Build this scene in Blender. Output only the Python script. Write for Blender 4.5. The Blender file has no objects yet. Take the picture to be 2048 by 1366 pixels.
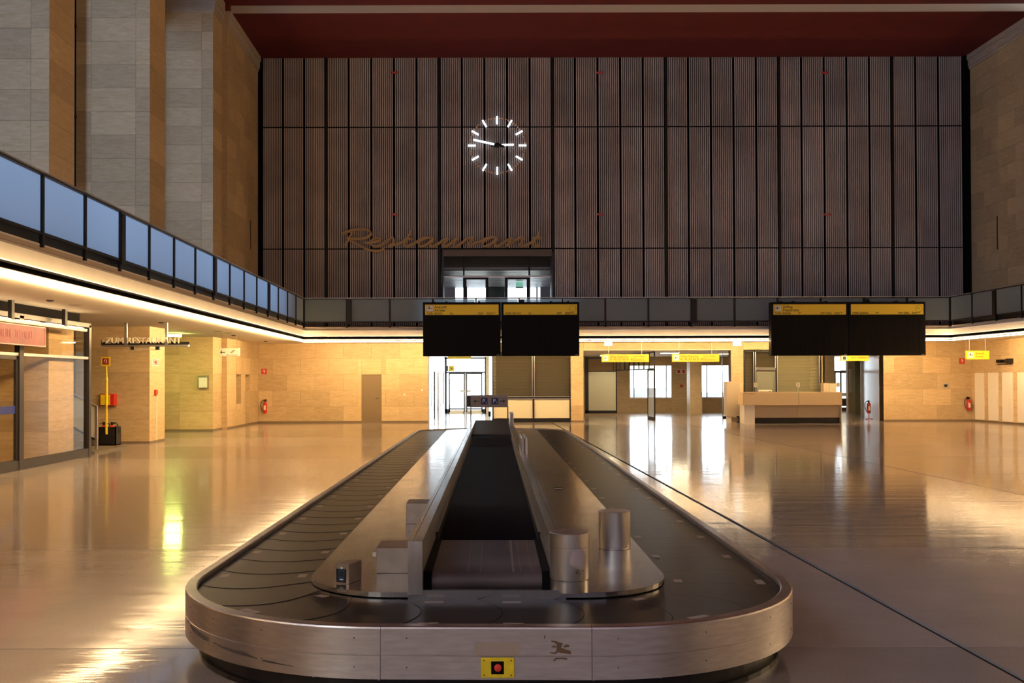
import bpy, math, random
from mathutils import Matrix, Vector
from math import pi, sin, cos, radians as R
random.seed(7)
C = bpy.context.scene.collection
sc = bpy.context.scene

# ------------------------------------------------------------------ camera, world, exposure, large lights
F, CX, CY, CH, ROLL = 1991.0, 947.0, 760.0, 1.85, 0.15
cam = bpy.data.cameras.new('camera'); camo = bpy.data.objects.new('camera', cam); C.objects.link(camo)
cam.sensor_width = 36; cam.lens = F/2048*36; cam.clip_end = 300
TH = 0.7
cam.shift_x = (1024-CX)/2048
cam.shift_y = (CY-F*math.tan(R(TH))-683)/2048
camo.matrix_world = Matrix.Translation((0, 0, CH)) @ Matrix.Rotation(R(90+TH), 4, 'X') @ Matrix.Rotation(R(-ROLL), 4, 'Z')
sc.camera = camo

W = bpy.data.worlds.new('sky'); sc.world = W; W.use_nodes = True
bg = W.node_tree.nodes['Background']; bg.inputs[0].default_value = (.80, .91, 1, 1); bg.inputs[1].default_value = 12.0

sc.view_settings.view_transform = 'Standard'; sc.view_settings.look = 'None'
sc.view_settings.exposure = 0.0; sc.view_settings.gamma = 1; sc.view_settings.use_curve_mapping = False
sc.cycles.use_denoising = True
sc.cycles.max_bounces = 7; sc.cycles.diffuse_bounces = 4; sc.cycles.glossy_bounces = 4
sc.cycles.transparent_max_bounces = 12; sc.cycles.transmission_bounces = 4
sc.cycles.sample_clamp_indirect = 6; sc.cycles.caustics_reflective = False; sc.cycles.caustics_refractive = False

DAY = (.42, .61, 1); SIDE_FILL = (1, .68, .36)
def area(name, loc, direction, sx, sy, power, col, portal=False, spread=180):
    l = bpy.data.lights.new(name, 'AREA'); l.shape = 'RECTANGLE'; l.size = sx; l.size_y = sy
    l.energy = power; l.color = col; l.spread = R(spread)
    o = bpy.data.objects.new(name, l); C.objects.link(o)
    d = Vector(direction)
    o.matrix_world = Matrix.Translation(loc) @ d.to_track_quat('-Z', 'Y').to_matrix().to_4x4()
    if portal: l.cycles.is_portal = True
    return o
YN_ = -14.0
BAY = [1.24+7.085*k for k in range(-1, 6)]          # front faces (Y) of the left pillars: ... 22.5, 29.6, 36.7
# daylight through the tall windows between the pillars on the left, blue sky side
for k in range(len(BAY)-1):
    y0 = BAY[k]+1.5; y1 = BAY[k+1]
    area('window_daylight', (-11.55, (y0+y1)/2, 9.9), (1, 0, 0), y1-y0-.3, 10.2, 275, DAY, False, 145)
for (y, pw) in ((5.1, 80), (12.2, 350), (19.0, 1500)):  # added warm fill lamps; the right wall here has no windows
    area('window_sunlight', (24.2, y+.6, 9.9), (-1, 0, -.05), 5.3, 10.2, pw, SIDE_FILL)
area('window_daylight_end', (4, YN_+.4, 9.0), (0, 1, 0), 24, 9, 490, (.68, .69, 1))  # added unseen cool fill from behind the camera; no window built there
for (x, y, z, sx, sy) in ((-.45, 56.6, 1.7, 2.6, 3.0), (9.95, 56.4, 1.73, 2.5, 2.1), (13.3, 56.4, 1.73, 2.4, 2.1), (20.6, 58.4, 1.6, 1.9, 3.0)):
    area('daylight_portal', (x, y, z), (0, -1, 0), sx, sy, 1, (1, 1, 1), True)
area('daylight_portal', (-2.7, 51, 1.7), (1, 0, 0), 8.5, 3.0, 1, (1, 1, 1), True)
area('daylight_portal', (1.3, 52.3, 5.5), (0, -1, 0), 5.4, 2.5, 1, (1, 1, 1), True)

# added hidden lamp rows behind the visible strips, lighting the walls under the galleries
WARM = (1, .66, .30)
area('soffit_lamp_row', (-7.14, 15, 3.44), (-1, 0, -.85), 50, .06, 1750, WARM)
area('soffit_lamp_row', (6.3, 41.19, 3.44), (0, 1, -.6), 26, .06, 880, WARM)
area('soffit_lamp_row', (19.81, 15, 3.44), (1, 0, -.75), 50, .06, 1700, WARM)

# ------------------------------------------------------------------ helpers
WM = {}
def at(px, py, Y):
    py = py + (px-CX)*math.tan(R(ROLL))
    px = px - (py-CY)*math.tan(R(ROLL))
    return Vector(((px-CX)*Y/F, Y, CH-(py-CY)*Y/F))
def X(px, Y): return (px-CX)*Y/F
def Z(py, Y): return CH-(py-CY)*Y/F

class MB:
    def __init__(s): s.v = []; s.f = []; s.sm = []
    def add(s, vs, fs, smooth=False):
        n = len(s.v); s.v += [Vector(v) for v in vs]
        for f in fs: s.f.append([i+n for i in f]); s.sm.append(smooth)
        return s
    def box(s, x0, x1, y0, y1, z0, z1, M=None, b=0):
        if x1 < x0: x0, x1 = x1, x0
        if y1 < y0: y0, y1 = y1, y0
        if z1 < z0: z0, z1 = z1, z0
        if b <= 0:
            vs = [Vector((x, y, z)) for x in (x0, x1) for y in (y0, y1) for z in (z0, z1)]
            fs = [(0,1,3,2),(4,6,7,5),(0,4,5,1),(2,3,7,6),(0,2,6,4),(1,5,7,3)]
        else:
            b = min(b, (x1-x0)*.45, (y1-y0)*.45, (z1-z0)*.45)
            vs = []; fs = []; idx = {}
            lo = (x0, y0, z0); hi = (x1, y1, z1)
            for i in range(8):
                sgn = [(i >> k) & 1 for k in range(3)]
                for a in range(3):
                    p = [ (hi[k] if sgn[k] else lo[k]) if k == a else ((hi[k]-b) if sgn[k] else (lo[k]+b)) for k in range(3)]
                    idx[(i, a)] = len(vs); vs.append(Vector(p))
            def nb(i, k): return i ^ (1 << k)
            for a in range(3):
                o1, o2 = [k for k in range(3) if k != a]
                for sd in (0, 1):
                    c = sd << a
                    fs.append((idx[(c, a)], idx[(c | 1 << o1, a)], idx[(c | 1 << o1 | 1 << o2, a)], idx[(c | 1 << o2, a)]))
            for k in range(3):
                a, c = [q for q in range(3) if q != k]
                for sa in (0, 1):
                    for s2 in (0, 1):
                        i = sa << a | s2 << c; j = i | 1 << k
                        fs.append((idx[(i, a)], idx[(j, a)], idx[(j, c)], idx[(i, c)]))
            for i in range(8): fs.append((idx[(i, 0)], idx[(i, 1)], idx[(i, 2)]))
            cen = Vector(((x0+x1)/2, (y0+y1)/2, (z0+z1)/2)); out = []
            for f in fs:
                p = [vs[q] for q in f]; nrm = (p[1]-p[0]).cross(p[2]-p[0])
                mid = sum(p, Vector())/len(p)
                out.append(f if nrm.dot(mid-cen) > 0 else tuple(reversed(f)))
            fs = out
        if M: vs = [M @ v for v in vs]
        return s.add(vs, fs)
    def prism(s, poly, z0, z1, M=None, smooth=False):
        n = len(poly)
        vs = [Vector((p[0], p[1], z0)) for p in poly]+[Vector((p[0], p[1], z1)) for p in poly]
        if M: vs = [M @ v for v in vs]
        s.add(vs, [tuple(reversed(range(n))), tuple(range(n, 2*n))])
        s.add(vs, [(i, (i+1) % n, (i+1) % n+n, i+n) for i in range(n)], smooth)
        return s
    def lathe(s, prof, M=None, n=32, smooth=True):
        vs = []; fs = []
        for (r, z) in prof:
            for k in range(n): vs.append(Vector((r*cos(2*pi*k/n), r*sin(2*pi*k/n), z)))
        for j in range(len(prof)-1):
            for k in range(n): fs.append((j*n+k, j*n+(k+1) % n, (j+1)*n+(k+1) % n, (j+1)*n+k))
        if M: vs = [M @ v for v in vs]
        return s.add(vs, fs, smooth)
    def tube(s, pts, r, n=8, caps=True, closed=False):
        pts = [Vector(p) for p in pts]; m = len(pts); vs = []; fs = []
        up = None
        for i, p in enumerate(pts):
            if closed: d = (pts[(i+1) % m]-pts[i-1]).normalized()
            else: d = (pts[min(i+1, m-1)]-pts[max(i-1, 0)]).normalized()
            if up is None: up = Vector((0, 0, 1)) if abs(d.z) < .9 else Vector((1, 0, 0))
            a = d.cross(up).normalized(); b = a.cross(d).normalized(); up = b
            rr = r[i] if isinstance(r, (list, tuple)) else r
            for k in range(n): vs.append(p+a*cos(2*pi*k/n)*rr+b*sin(2*pi*k/n)*rr)
        for i in range(m if closed else m-1):
            j = (i+1) % m
            for k in range(n): fs.append((i*n+k, i*n+(k+1) % n, j*n+(k+1) % n, j*n+k))
        s.add(vs, fs, True)
        if caps and not closed:
            s.add(vs, [tuple(reversed(range(n))), tuple(range((m-1)*n, m*n))])
        return s
    def sphere(s, c, r, n=12, sz=1):
        c = Vector(c); prof = [(max(r*cos(t), 1e-4), r*sin(t)*sz) for t in [(-pi/2+pi*i/(n//2)) for i in range(n//2+1)]]
        return s.lathe(prof, Matrix.Translation(c), n)
    def build(s, name, mat, parent=None, M=None):
        if 'glass' in mat.name and len(s.v) == 8:      # a sheet of glass is one surface
            d = [(s.v[4]-s.v[0]).length, (s.v[2]-s.v[0]).length, (s.v[1]-s.v[0]).length]; k = d.index(min(d))
            if d[k] < .02: s.v = [s.v[i] for i in [(0, 1, 3, 2), (0, 4, 5, 1), (0, 2, 6, 4)][k]]; s.f = [[0, 1, 2, 3]]; s.sm = [False]
        if M: vs = [M @ v for v in s.v]
        else: vs = s.v
        lo = Vector([min(v[k] for v in vs) for k in range(3)]); hi = Vector([max(v[k] for v in vs) for k in range(3)])
        c = (lo+hi)/2
        me = bpy.data.meshes.new(name); me.from_pydata([v-c for v in vs], [], s.f)
        me.polygons.foreach_set('use_smooth', s.sm); me.materials.append(mat); me.update()
        o = bpy.data.objects.new(name, me); C.objects.link(o)
        o.location = c
        if parent is not None:
            o.parent = parent; o.matrix_parent_inverse = WM[parent].inverted()
        WM[o] = Matrix.Translation(c)
        return o
def B(name, mat, x0, x1, y0, y1, z0, z1, parent=None, b=0, M=None):
    return MB().box(x0, x1, y0, y1, z0, z1, M, b).build(name, mat, parent)
def tag(o, label=None, cat=None, group=None, kind=None):
    if label: o['label'] = label
    if cat: o['category'] = cat
    if group: o['group'] = group
    if kind: o['kind'] = kind
    return o
def thing(name, label, cat, loc=(0, 0, 0), rz=0, group=None):
    o = bpy.data.objects.new(name, None); C.objects.link(o); o.empty_display_size = .1
    o.location = loc; o.rotation_euler = (0, 0, rz)
    WM[o] = Matrix.Translation(loc) @ Matrix.Rotation(rz, 4, 'Z')
    return tag(o, label, cat, group)
def struct(o): o['kind'] = 'structure'; return o
unit = {}
def slab(name, mat, parent, x0, x1, y0, y1, z0, z1):
    if mat.name not in unit:
        me = bpy.data.meshes.new('stone_unit'); m = MB().box(-.5, .5, -.5, .5, -.5, .5)
        me.from_pydata(m.v, [], m.f); me.materials.append(mat); unit[mat.name] = me
    o = bpy.data.objects.new(name, unit[mat.name]); C.objects.link(o)
    o.location = ((x0+x1)/2, (y0+y1)/2, (z0+z1)/2); o.scale = (x1-x0, y1-y0, z1-z0)
    o.parent = parent; o.matrix_parent_inverse = WM[parent].inverted()
    return o
def text(body, loc, size, mat, parent, name='lettering', rx=pi/2, rz=0, align='LEFT', ext=.004, sx=1, space=1):
    c = bpy.data.curves.new(name, 'FONT'); c.body = body; c.size = size; c.extrude = ext; c.align_x = align
    c.space_line = space; c.materials.append(mat); c.resolution_u = 2
    tmp = bpy.data.objects.new('tmp', c); C.objects.link(tmp); dg = bpy.context.evaluated_depsgraph_get()
    me = bpy.data.meshes.new_from_object(tmp.evaluated_get(dg)); bpy.data.objects.remove(tmp); me.name = name
    if not me.materials: me.materials.append(mat)
    o = bpy.data.objects.new(name, me); C.objects.link(o)
    o.matrix_local = Matrix.Translation(loc) @ Matrix.Rotation(rz, 4, 'Z') @ Matrix.Rotation(rx, 4, 'X') @ Matrix.Diagonal((sx, 1, 1, 1))
    if parent is not None: o.parent = parent; o.matrix_parent_inverse = WM[parent].inverted()
    return o

# ------------------------------------------------------------------ materials
def newmat(name):
    m = bpy.data.materials.new(name); m.use_nodes = True; nt = m.node_tree
    return m, nt, nt.nodes['Principled BSDF']
def simple(name, col, rough=.5, metal=0, spec=.5, noise=0, nscale=8, bump=0, coat=0):
    m, nt, p = newmat(name)
    p.inputs['Base Color'].default_value = (*col, 1); p.inputs['Roughness'].default_value = rough
    p.inputs['Metallic'].default_value = metal; p.inputs['Specular IOR Level'].default_value = spec
    if coat: p.inputs['Coat Weight'].default_value = coat; p.inputs['Coat Roughness'].default_value = .08
    if noise or bump:
        tc = nt.nodes.new('ShaderNodeTexCoord'); n = nt.nodes.new('ShaderNodeTexNoise')
        n.inputs['Scale'].default_value = nscale; n.inputs['Detail'].default_value = 5
        nt.links.new(tc.outputs['Object'], n.inputs['Vector'])
        if noise:
            r = nt.nodes.new('ShaderNodeMapRange'); r.inputs[1].default_value = .3; r.inputs[2].default_value = .7
            r.inputs[3].default_value = 1-noise; r.inputs[4].default_value = 1+noise
            nt.links.new(n.outputs['Fac'], r.inputs[0])
            v = nt.nodes.new('ShaderNodeVectorMath'); v.operation = 'SCALE'; v.inputs[0].default_value = col
            nt.links.new(r.outputs[0], v.inputs['Scale']); nt.links.new(v.outputs[0], p.inputs['Base Color'])
        if bump:
            b = nt.nodes.new('ShaderNodeBump'); b.inputs['Strength'].default_value = bump; b.inputs['Distance'].default_value = .02
            nt.links.new(n.outputs['Fac'], b.inputs['Height']); nt.links.new(b.outputs[0], p.inputs['Normal'])
    return m
def emit(name, col, strength):
    m = bpy.data.materials.new(name); m.use_nodes = True; nt = m.node_tree; nt.nodes.clear()
    e = nt.nodes.new('ShaderNodeEmission'); e.inputs[0].default_value = (*col, 1); e.inputs[1].default_value = strength
    o = nt.nodes.new('ShaderNodeOutputMaterial'); nt.links.new(e.outputs[0], o.inputs[0]); return m
def stone(name, col, var=.16, pores=.35):
    m, nt, p = newmat(name); L = nt.links.new
    g = nt.nodes.new('ShaderNodeNewGeometry'); mp = nt.nodes.new('ShaderNodeMapping'); mp.inputs['Scale'].default_value = (1.2, 1.2, 7)
    oi = nt.nodes.new('ShaderNodeObjectInfo')
    off = nt.nodes.new('ShaderNodeVectorMath'); off.operation = 'SCALE'; off.inputs[0].default_value = (37, 11, 53)
    L(oi.outputs['Random'], off.inputs['Scale']); L(off.outputs[0], mp.inputs['Location']); L(g.outputs['Position'], mp.inputs['Vector'])
    n = nt.nodes.new('ShaderNodeTexNoise'); n.inputs['Scale'].default_value = 2.2; n.inputs['Detail'].default_value = 8; n.inputs['Roughness'].default_value = .65
    n.inputs['Distortion'].default_value = .6; L(mp.outputs[0], n.inputs['Vector'])
    n2 = nt.nodes.new('ShaderNodeTexNoise'); n2.inputs['Scale'].default_value = 16; n2.inputs['Detail'].default_value = 4; L(mp.outputs[0], n2.inputs['Vector'])
    cr = nt.nodes.new('ShaderNodeValToRGB'); L(n.outputs['Fac'], cr.inputs[0])
    cr.color_ramp.elements[0].position = .25; cr.color_ramp.elements[1].position = .72
    cr.color_ramp.elements[0].color = (col[0]*.80, col[1]*.74, col[2]*.62, 1); cr.color_ramp.elements[1].color = (col[0]*1.08, col[1]*1.08, col[2]*1.1, 1)
    a = nt.nodes.new('ShaderNodeMapRange'); a.inputs[3].default_value = 1-var; a.inputs[4].default_value = 1+var*.6; L(oi.outputs['Random'], a.inputs[0])
    q = nt.nodes.new('ShaderNodeMapRange'); q.inputs[1].default_value = .28; q.inputs[2].default_value = .42; q.inputs[3].default_value = 1-pores; q.inputs[4].default_value = 1; L(n2.outputs['Fac'], q.inputs[0])
    mu = nt.nodes.new('ShaderNodeMath'); mu.operation = 'MULTIPLY'; L(a.outputs[0], mu.inputs[0]); L(q.outputs[0], mu.inputs[1])
    v = nt.nodes.new('ShaderNodeVectorMath'); v.operation = 'SCALE'; L(cr.outputs[0], v.inputs[0]); L(mu.outputs[0], v.inputs['Scale'])
    L(v.outputs[0], p.inputs['Base Color']); p.inputs['Roughness'].default_value = .55; p.inputs['Specular IOR Level'].default_value = .35
    b = nt.nodes.new('ShaderNodeBump'); b.inputs['Strength'].default_value = .25; b.inputs['Distance'].default_value = .01
    L(n2.outputs['Fac'], b.inputs['Height']); L(b.outputs[0], p.inputs['Normal'])
    return m
def floor_mat():
    m, nt, p = newmat('polished_floor'); L = nt.links.new
    g = nt.nodes.new('ShaderNodeNewGeometry'); oi = nt.nodes.new('ShaderNodeObjectInfo')
    n = nt.nodes.new('ShaderNodeTexNoise'); n.inputs['Scale'].default_value = .55; n.inputs['Detail'].default_value = 9; n.inputs['Roughness'].default_value = .6
    L(g.outputs['Position'], n.inputs['Vector'])
    mp = nt.nodes.new('ShaderNodeMapping'); mp.inputs['Scale'].default_value = (.7, 3.2, 1); L(g.outputs['Position'], mp.inputs['Vector'])
    n2 = nt.nodes.new('ShaderNodeTexNoise'); n2.inputs['Scale'].default_value = 1.6; n2.inputs['Detail'].default_value = 7; n2.inputs['Roughness'].default_value = .7; L(mp.outputs[0], n2.inputs['Vector'])
    n3 = nt.nodes.new('ShaderNodeTexNoise'); n3.inputs['Scale'].default_value = 90; n3.inputs['Detail'].default_value = 3; L(g.outputs['Position'], n3.inputs['Vector'])
    cr = nt.nodes.new('ShaderNodeValToRGB'); L(n.outputs['Fac'], cr.inputs[0])
    cr.color_ramp.elements[0].position = .3; cr.color_ramp.elements[1].position = .7
    cr.color_ramp.elements[0].color = (.345, .285, .25, 1); cr.color_ramp.elements[1].color = (.45, .38, .34, 1)
    a = nt.nodes.new('ShaderNodeMapRange'); a.inputs[3].default_value = .82; a.inputs[4].default_value = 1.12; L(oi.outputs['Random'], a.inputs[0])
    q = nt.nodes.new('ShaderNodeMapRange'); q.inputs[1].default_value = .3; q.inputs[2].default_value = .7; q.inputs[3].default_value = .86; q.inputs[4].default_value = 1.1; L(n3.outputs['Fac'], q.inputs[0])
    mu = nt.nodes.new('ShaderNodeMath'); mu.operation = 'MULTIPLY'; L(a.outputs[0], mu.inputs[0]); L(q.outputs[0], mu.inputs[1])
    v = nt.nodes.new('ShaderNodeVectorMath'); v.operation = 'SCALE'; L(cr.outputs[0], v.inputs[0]); L(mu.outputs[0], v.inputs['Scale'])
    L(v.outputs[0], p.inputs['Base Color'])
    r = nt.nodes.new('ShaderNodeMapRange'); r.inputs[1].default_value = .3; r.inputs[2].default_value = .7; r.inputs[3].default_value = .055; r.inputs[4].default_value = .14; L(n2.outputs['Fac'], r.inputs[0])
    r2 = nt.nodes.new('ShaderNodeMapRange'); r2.inputs[3].default_value = -.03; r2.inputs[4].default_value = .03; L(oi.outputs['Random'], r2.inputs[0])
    ad = nt.nodes.new('ShaderNodeMath'); L(r.outputs[0], ad.inputs[0]); L(r2.outputs[0], ad.inputs[1]); L(ad.outputs[0], p.inputs['Roughness'])
    p.inputs['Specular IOR Level'].default_value = .6; p.inputs['IOR'].default_value = 1.75; p.inputs['Coat Weight'].default_value = .35; p.inputs['Coat Roughness'].default_value = .24
    b = nt.nodes.new('ShaderNodeBump'); b.inputs['Strength'].default_value = .17; b.inputs['Distance'].default_value = .02
    mp4 = nt.nodes.new('ShaderNodeMapping'); mp4.inputs['Scale'].default_value = (.22, 1.7, 1); L(g.outputs['Position'], mp4.inputs['Vector'])
    n4 = nt.nodes.new('ShaderNodeTexNoise'); n4.inputs['Scale'].default_value = 1.7; n4.inputs['Detail'].default_value = 5; n4.inputs['Roughness'].default_value = .6; L(mp4.outputs[0], n4.inputs['Vector'])
    L(n4.outputs['Fac'], b.inputs['Height']); L(b.outputs[0], p.inputs['Normal'])
    return m
def steel(name, col=(.52, .49, .47), rough=.3, axis=(1, 1, 40), scr=.1):
    m, nt, p = newmat(name); L = nt.links.new
    tc = nt.nodes.new('ShaderNodeTexCoord'); mp = nt.nodes.new('ShaderNodeMapping'); mp.inputs['Scale'].default_value = axis; L(tc.outputs['Object'], mp.inputs['Vector'])
    n = nt.nodes.new('ShaderNodeTexNoise'); n.inputs['Scale'].default_value = 4; n.inputs['Detail'].default_value = 6; L(mp.outputs[0], n.inputs['Vector'])
    n2 = nt.nodes.new('ShaderNodeTexNoise'); n2.inputs['Scale'].default_value = 3; n2.inputs['Detail'].default_value = 6; L(tc.outputs['Object'], n2.inputs['Vector'])
    r = nt.nodes.new('ShaderNodeMapRange'); r.inputs[1].default_value = .3; r.inputs[2].default_value = .7; r.inputs[3].default_value = rough-scr*.5; r.inputs[4].default_value = rough+scr; L(n2.outputs['Fac'], r.inputs[0]); L(r.outputs[0], p.inputs['Roughness'])
    q = nt.nodes.new('ShaderNodeMapRange'); q.inputs[1].default_value = .25; q.inputs[2].default_value = .75; q.inputs[3].default_value = .82; q.inputs[4].default_value = 1.1; L(n.outputs['Fac'], q.inputs[0])
    v = nt.nodes.new('ShaderNodeVectorMath'); v.operation = 'SCALE'; v.inputs[0].default_value = col; L(q.outputs[0], v.inputs['Scale']); L(v.outputs[0], p.inputs['Base Color'])
    p.inputs['Metallic'].default_value = 1
    return m
def glass(name, tint=(.95, .97, .97), refl=.06, frost=0.0, fcol=(.8, .85, .9)):
    m = bpy.data.materials.new(name); m.use_nodes = True; nt = m.node_tree; nt.nodes.clear(); L = nt.links.new
    t = nt.nodes.new('ShaderNodeBsdfTransparent'); t.inputs[0].default_value = (*tint, 1)
    g = nt.nodes.new('ShaderNodeBsdfGlossy'); g.inputs['Roughness'].default_value = .03
    fr = nt.nodes.new('ShaderNodeLayerWeight'); fr.inputs['Blend'].default_value = .5
    pw = nt.nodes.new('ShaderNodeMath'); pw.operation = 'POWER'; pw.inputs[1].default_value = 4.5; L(fr.outputs['Facing'], pw.inputs[0])
    ma = nt.nodes.new('ShaderNodeMath'); ma.operation = 'MULTIPLY_ADD'; ma.inputs[1].default_value = .85; ma.inputs[2].default_value = refl; ma.use_clamp = True; L(pw.outputs[0], ma.inputs[0])
    mx = nt.nodes.new('ShaderNodeMixShader'); L(ma.outputs[0], mx.inputs[0]); L(t.outputs[0], mx.inputs[1]); L(g.outputs[0], mx.inputs[2])
    out = nt.nodes.new('ShaderNodeOutputMaterial'); last = mx
    if frost:
        tr = nt.nodes.new('ShaderNodeBsdfTranslucent'); tr.inputs[0].default_value = (*fcol, 1)
        d = nt.nodes.new('ShaderNodeBsdfDiffuse'); d.inputs[0].default_value = (*[c*.6 for c in fcol], 1)
        m2 = nt.nodes.new('ShaderNodeMixShader'); m2.inputs[0].default_value = .25; L(tr.outputs[0], m2.inputs[1]); L(d.outputs[0], m2.inputs[2])
        m3 = nt.nodes.new('ShaderNodeMixShader'); m3.inputs[0].default_value = frost; L(mx.outputs[0], m3.inputs[1]); L(m2.outputs[0], m3.inputs[2]); last = m3
    L(last.outputs[0], out.inputs[0]); return m

STONE = stone('shell_limestone', (.60, .45, .26), .17)
STONE_GREY = stone('shell_limestone_upper', (.50, .43, .35), .14)
STONE_BASE = simple('stone_backing', (.20, .145, .085), .9)
FLOOR_BASE = simple('floor_joint', (.02, .015, .013), .9, spec=.1)
FLOOR = floor_mat()
BASEB = simple('brown_base_strip', (.17, .12, .07), .6)
RED = simple('dark_red_ceiling', (.115, .006, .0045), .8, noise=.12, nscale=1.2)
CREAM = simple('cream_plaster', (.86, .78, .66), .7, noise=.04, nscale=2)
CREAM2 = simple('cream_beam', (.55, .44, .32), .7)
def panel_mat():
    m, nt, p = newmat('ribbed_panel_paint'); L = nt.links.new
    g = nt.nodes.new('ShaderNodeNewGeometry'); n = nt.nodes.new('ShaderNodeTexNoise'); n.inputs['Scale'].default_value = .75; n.inputs['Detail'].default_value = 3; L(g.outputs['Position'], n.inputs['Vector'])
    oi = nt.nodes.new('ShaderNodeObjectInfo'); a = nt.nodes.new('ShaderNodeMapRange'); a.inputs[3].default_value = .88; a.inputs[4].default_value = 1.1; L(oi.outputs['Random'], a.inputs[0])
    q = nt.nodes.new('ShaderNodeMapRange'); q.inputs[1].default_value = .30; q.inputs[2].default_value = .6; q.inputs[3].default_value = .80; q.inputs[4].default_value = 1.05; L(n.outputs['Fac'], q.inputs[0])
    mu = nt.nodes.new('ShaderNodeMath'); mu.operation = 'MULTIPLY'; L(a.outputs[0], mu.inputs[0]); L(q.outputs[0], mu.inputs[1])
    v = nt.nodes.new('ShaderNodeVectorMath'); v.operation = 'SCALE'; v.inputs[0].default_value = (.56, .485, .455); L(mu.outputs[0], v.inputs['Scale']); L(v.outputs[0], p.inputs['Base Color'])
    p.inputs['Roughness'].default_value = .6; return m
PANEL = panel_mat()
BLACK = simple('black_metal', (.009, .008, .009), .45, spec=.3, noise=.2)
BOARDB = simple('board_black', (.003, .003, .004), .6, spec=.15)
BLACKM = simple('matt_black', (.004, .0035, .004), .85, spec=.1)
DARKM = simple('dark_bronze_metal', (.045, .040, .040), .35, .6)
ALU = steel('aluminium_frame', (.62, .60, .58), .35)
STEEL = steel('brushed_steel', (.50, .47, .46), .19, (30, 1, 1), .06)
STEEL_V = steel('brushed_steel_upright', (.50, .47, .45), .33, (6, 6, 1), .05)
STEEL_RIM = steel('scuffed_rim_steel', (.56, .51, .48), .33, (2, 2, 12), .06)
RUBBER = simple('rubber_belt_plate', (.011, .009, .009), .34, spec=.18, noise=.2, nscale=3, bump=.05)
RUBBER2 = simple('worn_conveyor_belt', (.085, .062, .060), .6, noise=.35, nscale=2)
DARKBELT = simple('black_conveyor_belt', (.002, .002, .004), .7, spec=.05, noise=.2)
STEELB = steel('satin_steel_box', (.40, .34, .28), .42, (2, 2, 2), .05)
MARK = simple('moulded_belt_mark', (.30, .25, .20), .5)
YEL = simple('yellow_sign_plastic', (.55, .35, .012), .45)
YELB = simple('board_header_yellow', (.98, .68, .04), .5)
YELP = simple('yellow_paint', (.85, .62, .02), .4, noise=.12, nscale=20)
REDP = simple('red_enamel', (.55, .025, .015), .35)
PINKP = simple('pink_red_sign_face', (.16, .02, .03), .5, noise=.25, nscale=3)
WHITEP = simple('off_white_paint', (.78, .72, .60), .5)
WHITEG = simple('white_plastic', (.8, .8, .78), .4)
INK = simple('black_print', (.01, .01, .012), .6)
WPRINT = simple('white_print', (.85, .85, .85), .6)
BLUEP = simple('blue_print', (.01, .02, .16), .5)
DOORP = simple('grey_beige_door_paint', (.50, .49, .41), .5)
CAB = simple('beige_laminate', (.66, .49, .28), .45)
CAB2 = simple('grey_beige_laminate', (.42, .34, .23), .5)
SIGNG = simple('grey_sign_face', (.30, .27, .27), .5)
BRASS = simple('bronze_sign_paint', (.50, .32, .15), .45)
WOODB = simple('brown_panel', (.30, .15, .03), .4)
FROSTP = simple('olive_frosted_panel', (.42, .40, .29), .25)
GREYC = simple('outside_concrete', (.35, .36, .38), .8, noise=.2, nscale=2)
GL = glass('clear_glass')
GLD = glass('tinted_glass', (.84, .81, .74), .012)
FROST = glass('frosted_balustrade_glass', (.5, .55, .6), .05, .94, (.70, .88, 1))
FROSTW = glass('frosted_door_glass', (.9, .95, 1), .1, .45, (.85, .95, 1))
BLIND = simple('olive_blind_slat', (.085, .068, .042), .45)
LAMP = emit('warm_light_strip', (1, .67, .34), 60)
LAMPS = emit('shop_light_strip', (1, .72, .40), 7)
LAMPY = emit('greenish_tube', (.78, 1, .22), 110)
LAMPW = emit('white_clock_light', (.82, .9, 1), 2.2)
LAMPE = emit('white_emergency_light', (.85, .95, 1), 5)
LAMPR = emit('room_ceiling_light', (1, .84, .56), 60)
TEAL = simple('teal_lamp_cap', (.10, .25, .27), .4)

# ------------------------------------------------------------------ the room shell
D = 43.5; XL = -9.4; XP = -9.6; XB = -11.8; XR = 21.75; ZC = 16.0; YN = -14.0
SOF = 3.47; GT = 4.08                       # soffit and top of gallery
GXL, GXR, GY = -7.0, 19.67, 41.05           # front edges of the galleries

floor = struct(B('floor', FLOOR_BASE, -13, 26, YN, 60, -.30, -.02))
xs = [-12.9, 3.37, 8.73, 14.1, 19.5, 25.9]
ys = [YN, -9.2, -5.2, -1.2, 2.85, 6.9, 10.9, 15.0, 19.3, 23.7, 28.0, 32.3, 36.6, 40.9, 45.2, 49.6, 54.0, 59.9]
for i in range(len(xs)-1):
    for j in range(len(ys)-1):
        g = .006; gx0 = .028 if i == 1 else g; gx1 = .028 if i == 0 else g
        if i == 2: gx0 = .016
        if i == 1: gx1 = .016
        gy0 = .020 if j == 9 else g
        slab('floor_slab', FLOOR, floor, xs[i]+gx0, xs[i+1]-gx1, ys[j]+gy0, ys[j+1]-g, -.02, 0)

cei = struct(B('ceiling', RED, -9.35, XR, 38.2, D+.3, ZC, ZC+.5))
B('ceiling_panel', RED, -12, 25, YN, 38.2, ZC+.29, ZC+.6, cei)
B('ceiling_beam_face', CREAM2, -9.35, XR, 38.17, 38.2, ZC, ZC+.3, cei)

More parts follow.
